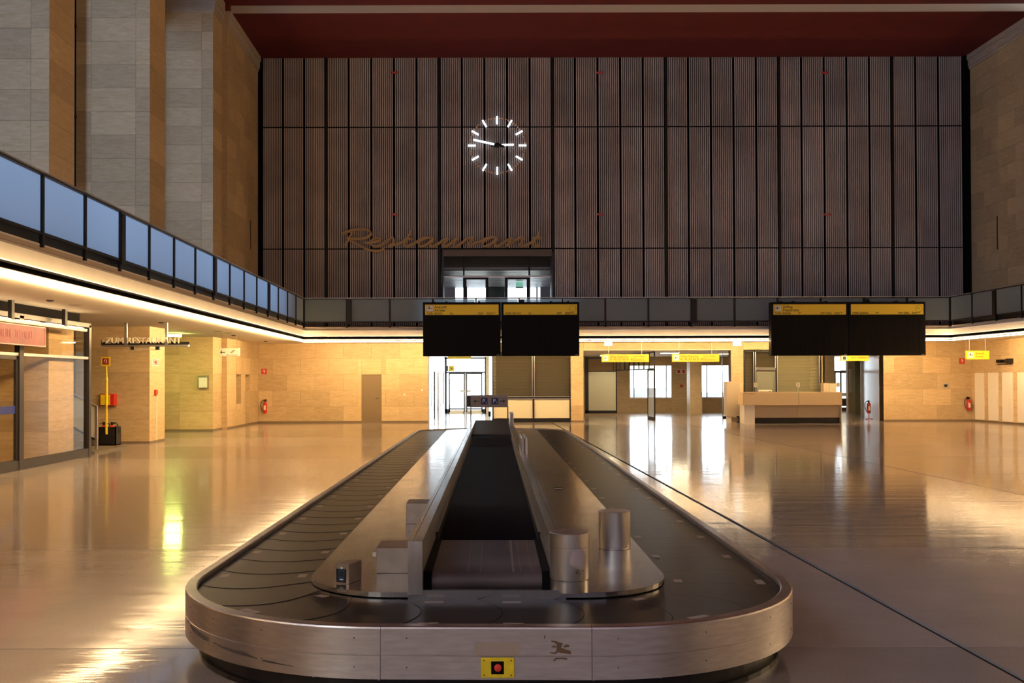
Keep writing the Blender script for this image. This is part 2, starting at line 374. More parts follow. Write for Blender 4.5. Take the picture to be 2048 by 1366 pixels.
B('ceiling_panel', RED, -12, -9.3, 37.9, D+.3, ZC, ZC+.6, cei)
def subtract(rects, h):
    out = []
    for (a, b, c, d) in rects:
        A, Bq, Cq, Dq = h
        if Bq <= a or A >= b or Dq <= c or Cq >= d: out.append((a, b, c, d)); continue
        if A > a: out.append((a, A, c, d))
        if Bq < b: out.append((Bq, b, c, d))
        m0, m1 = max(a, A), min(b, Bq)
        if Cq > c: out.append((m0, m1, c, Cq))
        if Dq < d: out.append((m0, m1, Dq, d))
    return out
def clad(parent, axis, plane, nsign, u0, u1, z0, z1, length=1.235, holes=(), cols=None, mat=None, zoff=0.0, ph=0.0, h=.70):
    """stone slabs on a wall; axis 'x': wall runs along X at Y=plane, 'y': runs along Y at X=plane; nsign = outward normal."""
    mat = mat or STONE; T = .03; g = .0028
    k = math.floor((z0-zoff)/h)
    while zoff+k*h < z1-.02:
        a, b = max(z0, zoff+k*h), min(z1, zoff+(k+1)*h)
        if b-a > .03:
            if cols: us = cols[:]
            else:
                o = u0-length*(.5 if k % 2 else 0)-ph*length; us = [u0]; q = o
                while q < u1:
                    if q > u0+.08 and q < u1-.08: us.append(q)
                    q += length
                us.append(u1)
            for i in range(len(us)-1):
                rs = [(us[i], us[i+1], a, b)]
                for hh in holes: rs = subtract(rs, hh)
                for (p, q, c, d) in rs:
                    if q-p < .04 or d-c < .04: continue
                    if axis == 'x': slab('stone_slab', mat, parent, p+g, q-g, min(plane, plane-nsign*T), max(plane, plane-nsign*T), c+g, d-g)
                    else: slab('stone_slab', mat, parent, min(plane, plane-nsign*T), max(plane, plane-nsign*T), p+g, q-g, c+g, d-g)
        k += 1

# back wall, ground floor (stone) with its openings
xa = X(856, D); xb = X(987, D); xc = X(1141, D); xd = X(1167, D); xe = X(1462, D); xf = X(1487, D); xg = X(1645, D); xh = X(1767, D)
zo = 3.14
wbl = struct(B('wall_back_lower', STONE_BASE, XL-.3, xa, D+.03, D+.45, 0, 4.0))
for (a, b, z0) in ((xa, xb, 3.2), (xb, xc, 3.2), (xc, xd, 0), (xd, xe, zo), (xe, xf, 0), (xf, xg, zo), (xg, xh, zo), (xh, XR+.3, 0)):
    B('wall_core', STONE_BASE, a, b, D+.03, D+.45, z0, 4.0, wbl)
dx0, dx1 = X(723, D), X(763, D)
clad(wbl, 'x', D, -1, XL, XR, 0, 3.47, holes=[(xa, xb, 0, 3.2), (xb, xc, 0, 3.2), (xd, xe, 0, zo), (xf, xg, 0, zo), (xg, xh, 0, zo), (dx0, dx1, 0, 2.10)])
for (xj, s) in ((xa, 1), (xd, 1), (xe, -1), (xg, 1), (xh, -1), (xc, -1)):
    clad(wbl, 'y', xj, s, D, D+.45, 0, 3.14, cols=[D, D+.45])
B('soffit_reveal', CREAM, xd, xe, D+.0, D+.45, zo-.01, zo+.02, wbl)

# upper back wall with ribbed panels
wb = struct(B('wall_back', BLACKM, -9.35, XR-.05, D+.14, D+.4, 7.5, ZC))
B('wall_core', BLACKM, -9.35, X(882, D), D+.14, D+.4, 3.9, 7.5, wb)
B('wall_core', BLACKM, X(1106, D), XR, D+.14, D+.4, 3.9, 7.5, wb)
B('wall_core', BLACKM, -9.4, X(525, D), D-.10, D+.14, GT, ZC, wb)
B('wall_core', BLACKM, X(1931.5, D), XR, D-.12, D+.14, GT, ZC, wb)
bnd = [525, 565.4, 608]+[652+45.48*i for i in range(26)]+[1836.3, 1882, 1931]
rows = [(GT, 7.58), (7.63, 12.92), (12.975, ZC)]
pm = {}
def ribbed(w, h):
    key = (round(w, 3), round(h, 3))
    if key in pm: return pm[key]
    m = MB(); n = 11; p = w/n
    m.box(-w/2, w/2, .03, .06, -h/2, h/2)
    for i in range(n):
        a = -w/2+i*p+p*.16; b = -w/2+(i+1)*p-p*.16
        a2 = a+p*.10; b2 = b-p*.10
        vs = [(a, .03, -h/2), (a2, 0, -h/2), (b2, 0, -h/2), (b, .03, -h/2), (a, .03, h/2), (a2, 0, h/2), (b2, 0, h/2), (b, .03, h/2)]
        m.add(vs, [(0, 1, 5, 4), (1, 2, 6, 5), (2, 3, 7, 6), (4, 5, 6, 7), (3, 2, 1, 0)])
    me = bpy.data.meshes.new('ribbed_panel'); me.from_pydata(m.v, [], m.f); me.materials.append(PANEL); me.materials.append(BLACKM); pm[key] = me
    for q_ in range(6): me.polygons[q_].material_index = 1  # groove bottoms coloured black to deepen the shade between ribs
    return me
for i in range(len(bnd)-1):
    thick0 = (i >= 3 and (i-3) % 5 == 0); thick1 = (i+1 >= 3 and (i+1-3) % 5 == 0)
    a = X(bnd[i], D)+(.065 if thick0 else .036); b = X(bnd[i+1], D)-(.065 if thick1 else .036)
    if i == 0: a = X(bnd[0], D)+.01
    for r, (z0, z1) in enumerate(rows):
        if r == 0 and 8 <= i <= 12: continue
        o = bpy.data.objects.new('ribbed_panel', ribbed(b-a, z1-z0)); C.objects.link(o)
        o.location = ((a+b)/2, D+.04, (z0+z1)/2); o.parent = wb; o.matrix_parent_inverse = WM[wb].inverted()
for px in [652+45.48*5*k for k in range(6)]:
    if px in (652+45.48*5, 652+45.48*10): z0 = GT
    B('black_mullion', BLACK, X(px, D)-.05, X(px, D)+.05, D+.0, D+.14, GT, ZC, wb)

# side walls of the hall end, upper and lower
def core(x, s, y0, y1, holes):
    m = MB(); rs = [(y0, y1, 0, ZC)]
    for h_ in holes: rs = subtract(rs, h_)
    for (a, b, c, d) in rs: m.box(*((x-.35, x-.03) if s > 0 else (x+.03, x+.35)), a, b, c, d)
    m.box(*((x-.5, x-.35) if s > 0 else (x+.35, x+.5)), y0, y1, 0, ZC)
    return m
def wall_side(name, x, s, y0, y1, holes=()):
    w = struct(B(name, STONE_BASE, min(x, x-s*.5), max(x, x-s*.5)-.0, y0, y1, 0, ZC) if False else
               core(x, s, y0, y1, holes).build(name, STONE_BASE))
    clad(w, 'y', x, s, y0, y1, 0, SOF, holes=holes, ph=.3)
    clad(w, 'y', x, s, y0, y1, GT, ZC, mat=STONE, zoff=.06, ph=.3)
    # cornice under the ceiling
    for (d, za, zb) in ((.05, ZC-.62, ZC-.50), (.09, ZC-.50, ZC-.22), (.14, ZC-.22, ZC)):
        MB().box(*((x, x+d) if s > 0 else (x-d, x)), y0-.05, y1, za, zb).build('cornice', STONE_GREY, w)
    return w
ny = lambda px: -XL*F/(CX-px)
niche = [(ny(472.5), ny(482.5), .93, 2.10), (ny(491), ny(500), 0, 2.10)]
wl = wall_side('wall_left', XL, 1, 38.0, D, niche)
# recessed niches: deepen
MB().box(XL-.5, XL-.0, 37.97, 38.0, 0, ZC).build('wall_end', STONE, wl)
MB().box(XB-.3, XL-.4, D-.02, D+.4, 0, ZC).build('wall_return', STONE_BASE, wl)
for (a, b, c, d) in niche:
    MB().box(XL-.349, XL-.32, a, b, c, d).build('niche_back', STONE, wl); MB().box(XL-.32, XL-.005, b-.012, b, c, d).build('niche_side', STONE, wl)
phone = [(X_, X_+.72) for X_ in (39.05, 40.2, 41.28, 42.33)]
wr = wall_side('wall_right', XR, -1, 22.3, D, [])

# piers on the left
def pier(y0, y1, ztop, label, x0=XB, x1=XP, gt=GT):
    p = MB().box(x0, x1-.03, y0+.03, y1, 0, ZC).build('stone_pillar', STONE_BASE)
    tag(p, label, kind='structure')
    cols = [x0, x0+.45, x1-.42, x1]
    clad(p, 'x', y0, -1, x0, x1, 0, SOF, cols=[x0, x0+.98, x1], mat=STONE)
    clad(p, 'x', y0, -1, x0, x1, GT, ztop, cols=cols, mat=STONE, zoff=.06)
    clad(p, 'y', x1, 1, y0, y1, 0, SOF, cols=[y0, y1], mat=STONE)
    clad(p, 'y', x1, 1, y0, y1, GT, ztop, cols=[y0, y1], mat=STONE, zoff=.06)
    if ztop < ZC:
        MB().box(x0, x1, y0, y1, ztop, ZC).build('upper_stone', STONE_GREY, p)
    else:
        for (d, za, zb) in ((.05, ZC-.5, ZC-.40), (.09, ZC-.40, ZC-.15), (.14, ZC-.15, ZC+.3)):
            MB().box(x0, x1+d, y0-d, y1, za, zb).build('cornice', STONE_GREY, p)
    return p
pier(BAY[6], BAY[6]+1.5, 16.0, 'farthest pillar on the left side of the hall')
pier(29.5, 30.95, 14.2, 'middle pillar on the left, beside the staircase')
pier(22.49, 23.9, 11.5, 'near pillar on the left, behind the shop glass')
for y in BAY[:4]:
    struct(tag(MB().box(XB, XP, y, y+1.4, 0, ZC).build('stone_pillar', STONE_GREY), 'stone pillar outside the picture'))
# outer wall with windows on the left
ow = struct(B('wall_left_outer', STONE_GREY, XB-.35, XB, YN, 38.2, 0, 4.3))
B('wall_core', STONE_GREY, XB-.35, XB, YN, 38.2, 15.2, ZC+.4, ow)
for k in range(len(BAY)-1):
    y0 = BAY[k]+1.4; y1 = BAY[k+1]
    wn = struct(MB().box(XB-.12, XB-.05, y0, y1, 4.3, 15.2).build('window_%d' % (k+1), simple('pale_window_pane', (.5, .6, .75), .3) if k == 0 else bpy.data.materials['pale_window_pane']))
    for q in range(5):
        yy = y0+(y1-y0)*q/4; B('window_mullion', BLACK, XB-.05, XB+.03, yy-.04, yy+.04, 4.3, 15.2, wn)
    for zz in (4.35, 7, 9.7, 12.4, 15.1): B('window_bar', BLACK, XB-.05, XB+.02, y0, y1, zz-.04, zz+.04, wn)
# ground-floor bay walls (behind shop and stairs)
B('wall_core', STONE, XB-.02, XB, YN, 38.2, 0, 3.4, ow)
# right outer, near wall
struct(B('wall_right_near', STONE_GREY, 24.4, 24.8, YN, 15, 0, ZC+.4))
struct(B('wall_right_return', STONE_GREY, XR, 24.6, 22.3, 22.6, 0, ZC+.4))
rr = struct(B('wall_right_outer', STONE_GREY, 24.4, 24.8, 15, 22.5, 0, ZC+.4))
bpy.data.objects.remove(wr) if False else None
struct(B('wall_near', STONE_GREY, -12.2, 25, YN-.3, YN, 0, ZC+.4))

# ------------------------------------------------------------------ galleries
def gallery_profile():
    # (offset out of edge toward hall, z) : closed polygon, hall side; offset 0 = glass line
    return [(-6, SOF), (-.10, SOF), (-.10, SOF+.02), (-.02, SOF+.02), (-.02, SOF+.07), (-.16, SOF+.07), (-.16, SOF+.19), (.02, SOF+.19),
            (.035, SOF+.20), (.058, SOF+.44), (.00, SOF+.45), (-.05, SOF+.50), (-.06, SOF+.55), (-.02, SOF+.58), (-.02, GT), (-6, GT)]
edge = [(GXL, YN), (GXL, GY), (GXR, GY), (GXR, YN)]
def mitre(off):
    return [(GXL+off, YN), (GXL+off, GY-off), (GXR-off, GY-off), (GXR-off, YN)]
def sweep(name, prof, mat, parent=None, closed=False):
    m = MB(); n = len(prof); vs = []
    for (o, z) in prof:
        o2 = max(o, -2.3)
        for (x, y) in mitre(o2): vs.append((x, y, z))
    fs = []
    for j in range(n if closed else n-1):
        k = (j+1) % n
        for i in range(3): fs.append((j*4+i, k*4+i, k*4+i+1, j*4+i+1))
    m.add(vs, fs)
    return m.build(name, mat, parent)
gf = struct(sweep('trim_1', gallery_profile()[1:-1], CREAM)); gf['label'] = 'cream fascia around the gallery edge'
pr = [(-.02, SOF+.07), (-.16, SOF+.07), (-.16, SOF+.19), (.02, SOF+.19)]
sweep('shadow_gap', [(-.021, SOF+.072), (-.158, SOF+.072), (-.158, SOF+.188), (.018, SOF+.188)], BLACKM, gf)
gs = struct(B('gallery_soffit', CREAM, XB, GXL-.10, YN, D, SOF, SOF+.1))
B('soffit_slab', CREAM, GXL-.10, GXR+.10, GY+.10, D, SOF, SOF+.1, gs)
B('soffit_slab', CREAM, GXR+.10, XR, YN, D, SOF, SOF+.1, gs)
gd = struct(B('gallery_floor', CREAM2, XB, GXL-.02, YN, D+.1, GT-.1, GT))
B('deck_slab', CREAM2, GXL-.02, GXR+.02, GY+.02, D+.1, GT-.1, GT, gd)
B('deck_slab', CREAM2, GXR+.02, XR, YN, D+.1, GT-.1, GT, gd)
B('deck_slab', CREAM2, XR-.1, 24.6, YN, 22.4, GT-.1, GT, gd)
# light strips along the soffit edge
ls = thing('light_strip', 'warm light strip running along the edge of the gallery soffit', 'light', (GXL, GY, SOF))
y = YN+6.0
n = 0
L1 = 1.775
yy = GY-.05
while yy > -6:
    y0 = max(yy-L1+.02, -6)
    B('light_tube', LAMP, GXL+.045, GXL+.095, y0, yy, SOF-.050, SOF-.025, ls)
    B('light_tube', LAMP, GXR-.095, GXR-.045, y0, yy, SOF-.050, SOF-.025, ls)
    yy -= L1
xx = GXL+.02
while xx < GXR-.1:
    B('light_tube', LAMP, xx, min(xx+L1-.02, GXR), GY-.095, GY-.045, SOF-.050, SOF-.025, ls)
    xx += L1

# balustrades
RZ = 5.23
def balustrade(label, axis, fixed, u0, n, step, thick, sgn):
    t = thing('balustrade', label, 'railing', (fixed, u0, GT) if axis == 'y' else (u0, fixed, GT))
    u1 = u0+n*step
    def bx(name, mat, a, b, d0, d1, z0, z1):
        if axis == 'y': return B(name, mat, fixed+min(sgn*d0, sgn*d1), fixed+max(sgn*d0, sgn*d1), min(a, b), max(a, b), z0, z1, t)
        return B(name, mat, min(a, b), max(a, b), fixed+min(sgn*d0, sgn*d1), fixed+max(sgn*d0, sgn*d1), z0, z1, t)
    bx('handrail', DARKM, u0, u1, -.03, .03, RZ-.035, RZ)
    bx('rail_cap', ALU, u0, u1, -.04, .035, RZ, RZ+.022)
    bx('bottom_rail', BLACK, u0, u1, -.02, .02, 4.22, 4.27)
    if axis == 'y': bx('kick_board', BLACK, u0, u1, .12, .16, GT, 4.26)
    for i in range(n+1):
        c = u0+i*step
        w = .035
        bx('post', BLACK, c-w, c+w, -.03, .03, GT-.06, RZ-.03)
        if thick and i % 4 == thick-1: bx('cover_post', BLACK, c, c+.21, -.05, .06, 4.16, RZ-.06)
        if i < n: bx('glass_pane', FROST, c+w+.012, c+step-w-.012, -.006, .006, 4.275, RZ-.045)
    return t
balustrade('left gallery balustrade with frosted panes lit blue', 'y', GXL, GY-.07, 20, -1.775, 1, -1)
balustrade('gallery balustrade across the far end with grey panes', 'x', GY, GXL, 15, (GXR-GXL)/15, 2, 1)
balustrade('right gallery balustrade with dark frosted panes', 'y', GXR, GY-.07, 20, -1.775, 3, 1)

# ------------------------------------------------------------------ clock and restaurant sign
ck = thing('wall_clock', 'round wall clock of glowing white bars and bronze dots', 'clock', tuple(at(994.5, 290, D)))
cc = at(994.5, 290, D-.05); SR = D/F
def ray_pt(a, r, y=0): return Vector((cc.x+sin(a)*r*SR, cc.y+y, cc.z+cos(a)*r*SR))
def bar(a, r0, r1, w, mat, name, y=0, th=.05):
    M = Matrix.Translation(cc+Vector((0, y, 0))) @ Matrix.Rotation(a, 4, 'Y')
    return MB().box(-w*SR/2, w*SR/2, -th, 0, r0*SR, r1*SR, M).build(name, mat, ck)
for k in range(12):
    a = 2*pi*k/12
    bar(a, 43, 58.5, 3.4, LAMPW, 'hour_mark'); 
    for q in range(1, 5):
        p = ray_pt(a+2*pi*q/60, 55.5)
        MB().lathe([(.001, -.06), (.036, -.05), (.036, .03)], Matrix.Translation(p) @ Matrix.Rotation(pi/2, 4, 'X') @ Matrix.Rotation(pi, 4, 'X') , 10).build('minute_dot', simple('bronze_dot', (.85, .52, .34), .5) if 'bronze_dot' not in bpy.data.materials else bpy.data.materials['bronze_dot'], ck)
    pts = [ray_pt(a+2*pi*q/60*.5+.0, 55.5, .03) for q in range(0, 11)]
    MB().tube(pts, .010, 4).build('dot_ring', BRASS, ck)
am = 2*pi*(47.1/60); ah = 2*pi*(2.93/12)
bar(am, 6, 49, 3.8, LAMPW, 'minute_hand', -.10, .04); bar(am, -14, 7, 4.2, BLACK, 'minute_hand_tail', -.09, .05)
bar(ah, 9, 33, 3.8, LAMPW, 'hour_hand', -.05, .04); bar(ah, -12, 10, 5, BLACK, 'hour_hand_tail', -.04, .04)
MB().lathe([(.001, 0), (.10, 0), (.10, .16), (.001, .16)], Matrix.Translation(cc) @ Matrix.Rotation(pi/2, 4, 'X'), 20).build('clock_hub', BLACK, ck)

sg = thing('script_sign', 'bronze handwriting letters spelling Restaurant above the upper doorway', 'sign', tuple(at(880, 480, D)))
def P4(pts):  # crop coordinates (scale 4.6545, origin 660,440)
    return [at(660+x/4.6545, 440+y/4.6545, D-.14) for (x, y) in pts]
def smooth_curve(pts, n=5):
    out = []
    for i in range(len(pts)-1):
        p0 = pts[max(i-1, 0)]; p1 = pts[i]; p2 = pts[i+1]; p3 = pts[min(i+2, len(pts)-1)]
        for k in range(n):
            t = k/n
            out.append(.5*((2*p1)+(-p0+p2)*t+(2*p0-5*p1+4*p2-p3)*t*t+(-p0+3*p1-3*p2+p3)*t**3))
    out.append(pts[-1]); return out
strokes = [
 [(105,122),(160,100),(250,80),(330,82),(372,105),(368,135),(320,160),(230,168),(150,165)],
 [(208,105),(180,150),(155,195),(132,232)],
 [(150,165),(200,190),(260,225),(320,258),(390,280),(450,282),(505,262)],
 [(322,208),(370,205),(420,195),(462,180),(455,165),(420,163),(385,185),(375,215),(400,238),(450,235),(500,208),(555,165),(582,158),(590,185),(580,215),(540,240)],
 [(540,240),(600,222),(660,203),(700,180),(730,135),(748,100)],
 [(680,180),(720,172),(758,165)],
 [(748,100),(715,165),(690,215),(700,238),(740,228),(810,195)],
 [(810,195),(840,170),(900,158),(958,162)],
 [(958,162),(900,158),(840,185),(822,215),(835,238),(880,230),(925,200),(960,165)],
 [(960,165),(940,205),(930,232),(950,240),(1000,215),(1060,178),(1095,160)],
 [(1095,160),(1065,205),(1048,235),(1070,240),(1120,210),(1185,160)],
 [(1185,160),(1160,205),(1150,235),(1175,240),(1225,205),(1285,160),(1300,160)],
 [(1285,165),(1330,160),(1300,200),(1278,232),(1300,228),(1370,200),(1415,188)],
 [(1415,188),(1450,165),(1500,155),(1555,160)],
 [(1555,160),(1500,155),(1445,180),(1420,212),(1435,238),(1480,225),(1530,190),(1555,160)],
 [(1555,160),(1535,200),(1530,230),(1560,235),(1620,200),(1690,158)],
 [(1690,158),(1665,200),(1642,238)],
 [(1642,238),(1700,195),(1760,162),(1795,160),(1780,200),(1768,232),(1790,240),(1850,215),(1900,180)],
 [(1900,180),(1930,145),(1945,108)],
 [(1875,165),(1920,162),(1960,158)],
 [(1945,108),(1915,165),(1890,215),(1905,240),(1948,225)],
]
for st in strokes:
    cpts = smooth_curve([Vector(p) for p in P4(st)])
    m = MB()
    rr_ = .035
    m.tube(cpts, rr_, 6)
    m.tube([p+Vector((.03, .05, -.045)) for p in cpts], rr_*.8, 6)
    m.build('letter_stroke', BRASS, sg)
m = MB()
for (px, py) in ((205, 130), (500, 215), (830, 190), (1150, 200), (1440, 190), (1780, 200)):
    p = P4([(px, py)])[0]; m.tube([p, p+Vector((0, .2, 0))], .012, 5)
m.build('mounting_pin', BLACK, sg)
names = ['top left', 'top middle', 'top right', 'lower left', 'lower middle', 'lower right']
for nme, (px, py) in zip(names, ((788, 143), (1200, 143), (1653, 143), (788, 428), (1201, 428), (1656, 428))):
    p = at(px, py, D-.02)
    t = tag(B('warning_tag', REDP, p.x-.14, p.x+.14, D-.03, D+.0, p.z-.045, p.z+.045), 'small red tag on the ribbed wall, %s one' % nme, 'tag', 'red tags on the ribbed wall')
    WM[t] = Matrix.Translation(t.location)
    text('03001', (p.x-.10, D-.032, p.z-.03), .085, simple('pink_print', (.8, .3, .3), .6) if 'pink_print' not in bpy.data.materials else bpy.data.materials['pink_print'], t)

# ------------------------------------------------------------------ restaurant entrance (upper level)
rx0, rx1 = X(885, D), X(1107, D)
zt = Z(503, D); RC = 6.73; RY = 52.4
rw = struct(B('wall_restaurant', simple('dark_interior_wall', (.04, .038, .04), .6), rx0-1.2, rx0-.9, D+.3, RY+.3, GT, 7.4))
DI = bpy.data.materials['dark_interior_wall']
B('room_wall', DI, rx1+.6, rx1+.9, D+.3, RY+.3, GT, 7.4, rw)
B('room_ceiling', simple('glossy_lamella_ceiling', (.22, .24, .28), .42, .3), rx0-1.2, rx1+.9, D+.45, RY+.3, RC, RC+.1, rw)
m = MB()
for k in range(28): m.box(rx0-.9, rx1+.6, D+.9+k*.3, D+.92+k*.3, RC-.012, RC)
m.build('ceiling_joint', BLACK, rw)
B('room_floor', DARKM, rx0-1.2, rx1+.9, D+.1, RY+.3, GT-.1, GT, rw)
B('opening_soffit', simple('brown_grey_soffit', (.12, .09, .075), .5), rx0, rx1, D-.0, D+.4, zt-.20, zt+.1, rw)
B('opening_jamb', DARKM, rx0-.02, rx0+.06, D-.02, D+.9, GT, zt, rw); B('opening_jamb', DARKM, rx1-.06, rx1+.02, D-.02, D+.9, GT, zt, rw)
B('upper_bulkhead', simple('dark_grey_bulkhead', (.02, .018, .016), .6), rx0-1.2, rx1+.9, D+.55, D+.7, Z(541, D+.6), zt+.2, rw)
# far window wall
zsill = 4.9
for (a, b) in ((rx0-1.2, X(911, RY)), (X(927, RY)-.0, X(935, RY)), (X(975, RY), X(1012, RY)), (X(1073, RY), X(1076, RY)), (X(1081, RY), rx1+.9)):
    B('window_wall', DI if b-a > .5 else BLACK, a, b, RY, RY+.15, GT, RC, rw)
B('window_wall', simple('green_grey_wall', (.10, .15, .12), .5), X(975, RY)+.02, X(1012, RY)-.02, RY-.02, RY, GT, 6.7, rw)
B('window_lintel', DI, rx0-1.2, rx1+.9, RY, RY+.15, Z(573.5, RY), RC+.05, rw)
B('window_glass', GL, rx0-.9, rx1+.6, RY+.05, RY+.06, GT, RC, rw)
en = thing('restaurant_entrance', 'glazed metal door front of the upper restaurant entrance', 'door', (1.0, D+.3, GT))
Y2 = D+.28
def vbar(px0, px1, py0, py1, mat=DARKM, name='frame_bar', Yq=Y2, par=en, d=.08):
    return B(name, mat, X(px0, Yq), X(px1, Yq), Yq, Yq+d, Z(py1, Yq), Z(py0, Yq), par)
GB = GT
zz = lambda z: CY+(CH-z)*F/Y2
bot = zz(GT)
vbar(887, 1105, 509.5, 512.5, ALU); vbar(887, 1105, 551.5, 555, ALU)
vbar(886, 889, 512, bot); vbar(1101.5, 1104.5, 512, bot)
vbar(926.5, 929.5, 512, 551, BLACK); vbar(1057.5, 1061, 512, 551, BLACK)
for (a, b) in ((926.5, 933.5), (971.5, 977.5), (1010, 1016), (1054, 1061)):
    vbar(a, b, 555, bot, BLACK, 'door_stile')
vbar(933.5, 971.5, 555, 559, BLACK, 'door_head'); vbar(1016, 1054, 555, 559, BLACK, 'door_head')
vbar(889, 1101, 512.5, 551.5, GLD, 'transom_pane', Y2+.02, en, .008); 
vbar(889, 926, 555, bot, GL, 'side_pane', Y2+.02, en, .008); vbar(934, 971, 559, bot, GL, 'door_pane', Y2+.02, en, .008)
vbar(1016.5, 1053.5, 559, bot, GL, 'door_pane', Y2+.02, en, .008); vbar(1061.5, 1101, 555, bot, GL, 'side_pane', Y2+.02, en, .008)
vbar(977.5, 1010, 556, bot, GLD, 'middle_pane', Y2+.02, en, .008)
pl = thing('pendant_lamp', 'pale green pendant lamp hanging inside the restaurant', 'lamp', tuple(at(1039, 570, 49)))
p = at(1039, 572, 49)
B('lamp_shade', glass('pale_green_frost', (.6, .95, .8), .05, .5, (.6, .95, .75)), p.x-.17, p.x+.17, 48.9, 49.2, p.z-.05, RC-.05, pl); B('lamp_frame', BLACK, p.x-.19, p.x+.19, 48.88, 49.22, p.z-.10, p.z-.06, pl)
B('lamp_frame', BLACK, p.x-.19, p.x+.19, 48.88, 49.22, p.z-.30, p.z-.28, pl); B('lamp_glass', GL, p.x-.17, p.x+.17, 48.95, 49.15, p.z-.28, p.z-.10, pl)

# ------------------------------------------------------------------ plane pictogram
def plane_icon(c, s, mat, parent, climb=True, name='plane_symbol'):
    m = MB(); sg_ = 1 if climb else -1
    a = R(12 if climb else -14)
    M = Matrix.Translation(c) @ Matrix.Rotation(pi/2, 4, 'X') @ Matrix.Rotation(a, 4, 'Z') @ Matrix.Scale(s, 4)
    m.prism([(-.45, -.04), (.38, -.05), (.46, 0), (.38, .05), (-.40, .05)], 0, .02, M)
    m.prism([(.05, .02), (-.22, .42), (-.32, .42), (-.16, .02)], 0, .021, M)
    m.prism([(.02, -.02), (-.22, -.26), (-.30, -.24), (-.16, -.02)], 0, .021, M)
    m.prism([(-.36, .02), (-.48, .20), (-.54, .20), (-.46, .02)], 0, .021, M)
    return m.build(name, mat, parent)
def arrow_icon(c, s, mat, parent, left=True, name='arrow_symbol'):
    M = Matrix.Translation(c) @ Matrix.Rotation(pi/2, 4, 'X') @ Matrix.Scale(s, 4) @ Matrix.Diagonal((-1 if not left else 1, 1, 1, 1))
    pts = [(-.5, 0), (-.15, .38), (0, .38), (-.22, .09), (.5, .09), (.5, -.09), (-.22, -.09), (0, -.38), (-.15, -.38)]
    if not left: pts = pts[::-1]
    return MB().prism(pts, 0, .02, M).build(name, mat, parent)

# ------------------------------------------------------------------ flight boards
def board(px0, px1, py0, py1, title, cols, label, clock_right):
    Y = 40.55; x0, x1 = X(px0, Y), X(px1, Y); a_ = at((px0+px1)/2, py0, Y); z1 = a_.z; z0 = at((px0+px1)/2, py1, Y).z
    t = thing('flight_board', label, 'board', ((x0+x1)/2, Y, z0))
    xm = (x0+x1)/2
    for k, (a, b) in enumerate(((x0, xm-.012), (xm+.012, x1))):
        c = B('board_case', BOARDB, a, b, Y, Y+.35, z0, z1, t, .01)
        w = b-a
        hz1 = z1-.10; hz0 = z1-.52; ha = a+.09; hb = b-.09
        hd = B('board_header', YELB, ha, hb, Y-.02, Y, hz0, hz1, c)
        if k == 0:
            B('symbol_frame', INK, ha+.05, ha+.33, Y-.024, Y-.02, hz0+.13, hz1-.03, c); B('symbol_panel', WHITEP, ha+.06, ha+.32, Y-.028, Y-.024, hz0+.14, hz1-.04, c)
            plane_icon(Vector((ha+.19, Y-.030, hz0+.27)), .20, INK, c, title[0] == 'Abflug')
            text(title[0]+'\n'+title[1], (ha+.38, Y-.022, hz1-.15), .155, INK, c, space=.85)
        elif clock_right:
            m = MB()
            for q in range(12):
                aa = 2*pi*q/12; m.box(-.008, .008, -.006, 0, .115, .15, Matrix.Translation((hb-.18, Y-.02, hz1-.175)) @ Matrix.Rotation(aa, 4, 'Y'))
            if title[0] == 'Abflug':
                m.box(-.008, .008, -.006, 0, -.02, .09, Matrix.Translation((hb-.18, Y-.02, hz1-.175)) @ Matrix.Rotation(R(-60), 4, 'Y'))
            m.build('board_clock', INK, c)
        for (fx, s1, s2) in cols:
            text(s1+'\n'+s2, (ha+(hb-ha)*fx, Y-.022, hz0+.065), .062, INK, c, space=.75)
        nr = 10; rz1 = hz0-.07; rz0 = z0+.10; rh = (rz1-rz0)/nr
        for r in range(nr):
            zz0 = rz0+r*rh+.02; zz1 = rz0+(r+1)*rh-.015
            q = ha; wc = .058
            if r == 0: m = MB()
            gaps = [.085, .17, .235, .36, .56, .66, .75, .84, .92]
            i = 0
            while q+wc < hb:
                f = (q-ha)/(hb-ha)
                if not any(abs(f-gq) < .012 for gq in gaps): m.box(q, q+wc*.86, Y-.012, Y, zz0, zz1)
                q += wc
            if r == nr-1: m.build('flap_rows', FLAP, c)['kind'] = 'stuff'
        if k == 0 or True: 
            B('maker_mark', CAB2, b-.17, b-.06, Y-.002, Y, z0+.03, z0+.05, c)
    for fx in (.07, .15, .36, .64, .82, .93):
        B('bracket', BLACK, x0+(x1-x0)*fx-.04, x0+(x1-x0)*fx+.04, Y+.05, GY-.12, z1, z1+.04, t); 
    for fx in (.1, .4, .6, .9):
        B('bracket', BLACK, x0+(x1-x0)*fx-.04, x0+(x1-x0)*fx+.04, Y+.34, GY-.04, z1-.80, z1-.74, t)
    return t
FLAP = simple('dark_flap', (.004, .0035, .0035), .5, spec=.12)
ca = [(.02, 'Planmäßig', 'Scheduled'), (.12, 'Flug-Nummer', 'Flight-Number'), (.34, 'Aus', 'From'), (.72, 'Gelandet', 'Landed'), (.84, 'Bemerkungen', 'Remarks')]
cd = [(.02, 'Planmäßig', 'Scheduled'), (.12, 'Flug-Nummer', 'Flight-Number'), (.34, 'Nach', 'To'), (.65, 'Ausgang', 'Gate'), (.73, 'Geplant', 'Expected'), (.84, 'Bemerkungen', 'Remarks')]
board(846, 1159, 604, 712, ('Ankunft', 'Arrival'), ca, 'black split-flap board with yellow header reading Ankunft Arrival', True)
board(1543, 1852, 603.5, 711, ('Abflug', 'Departure'), cd, 'black split-flap board with yellow header reading Abflug Departure', True)

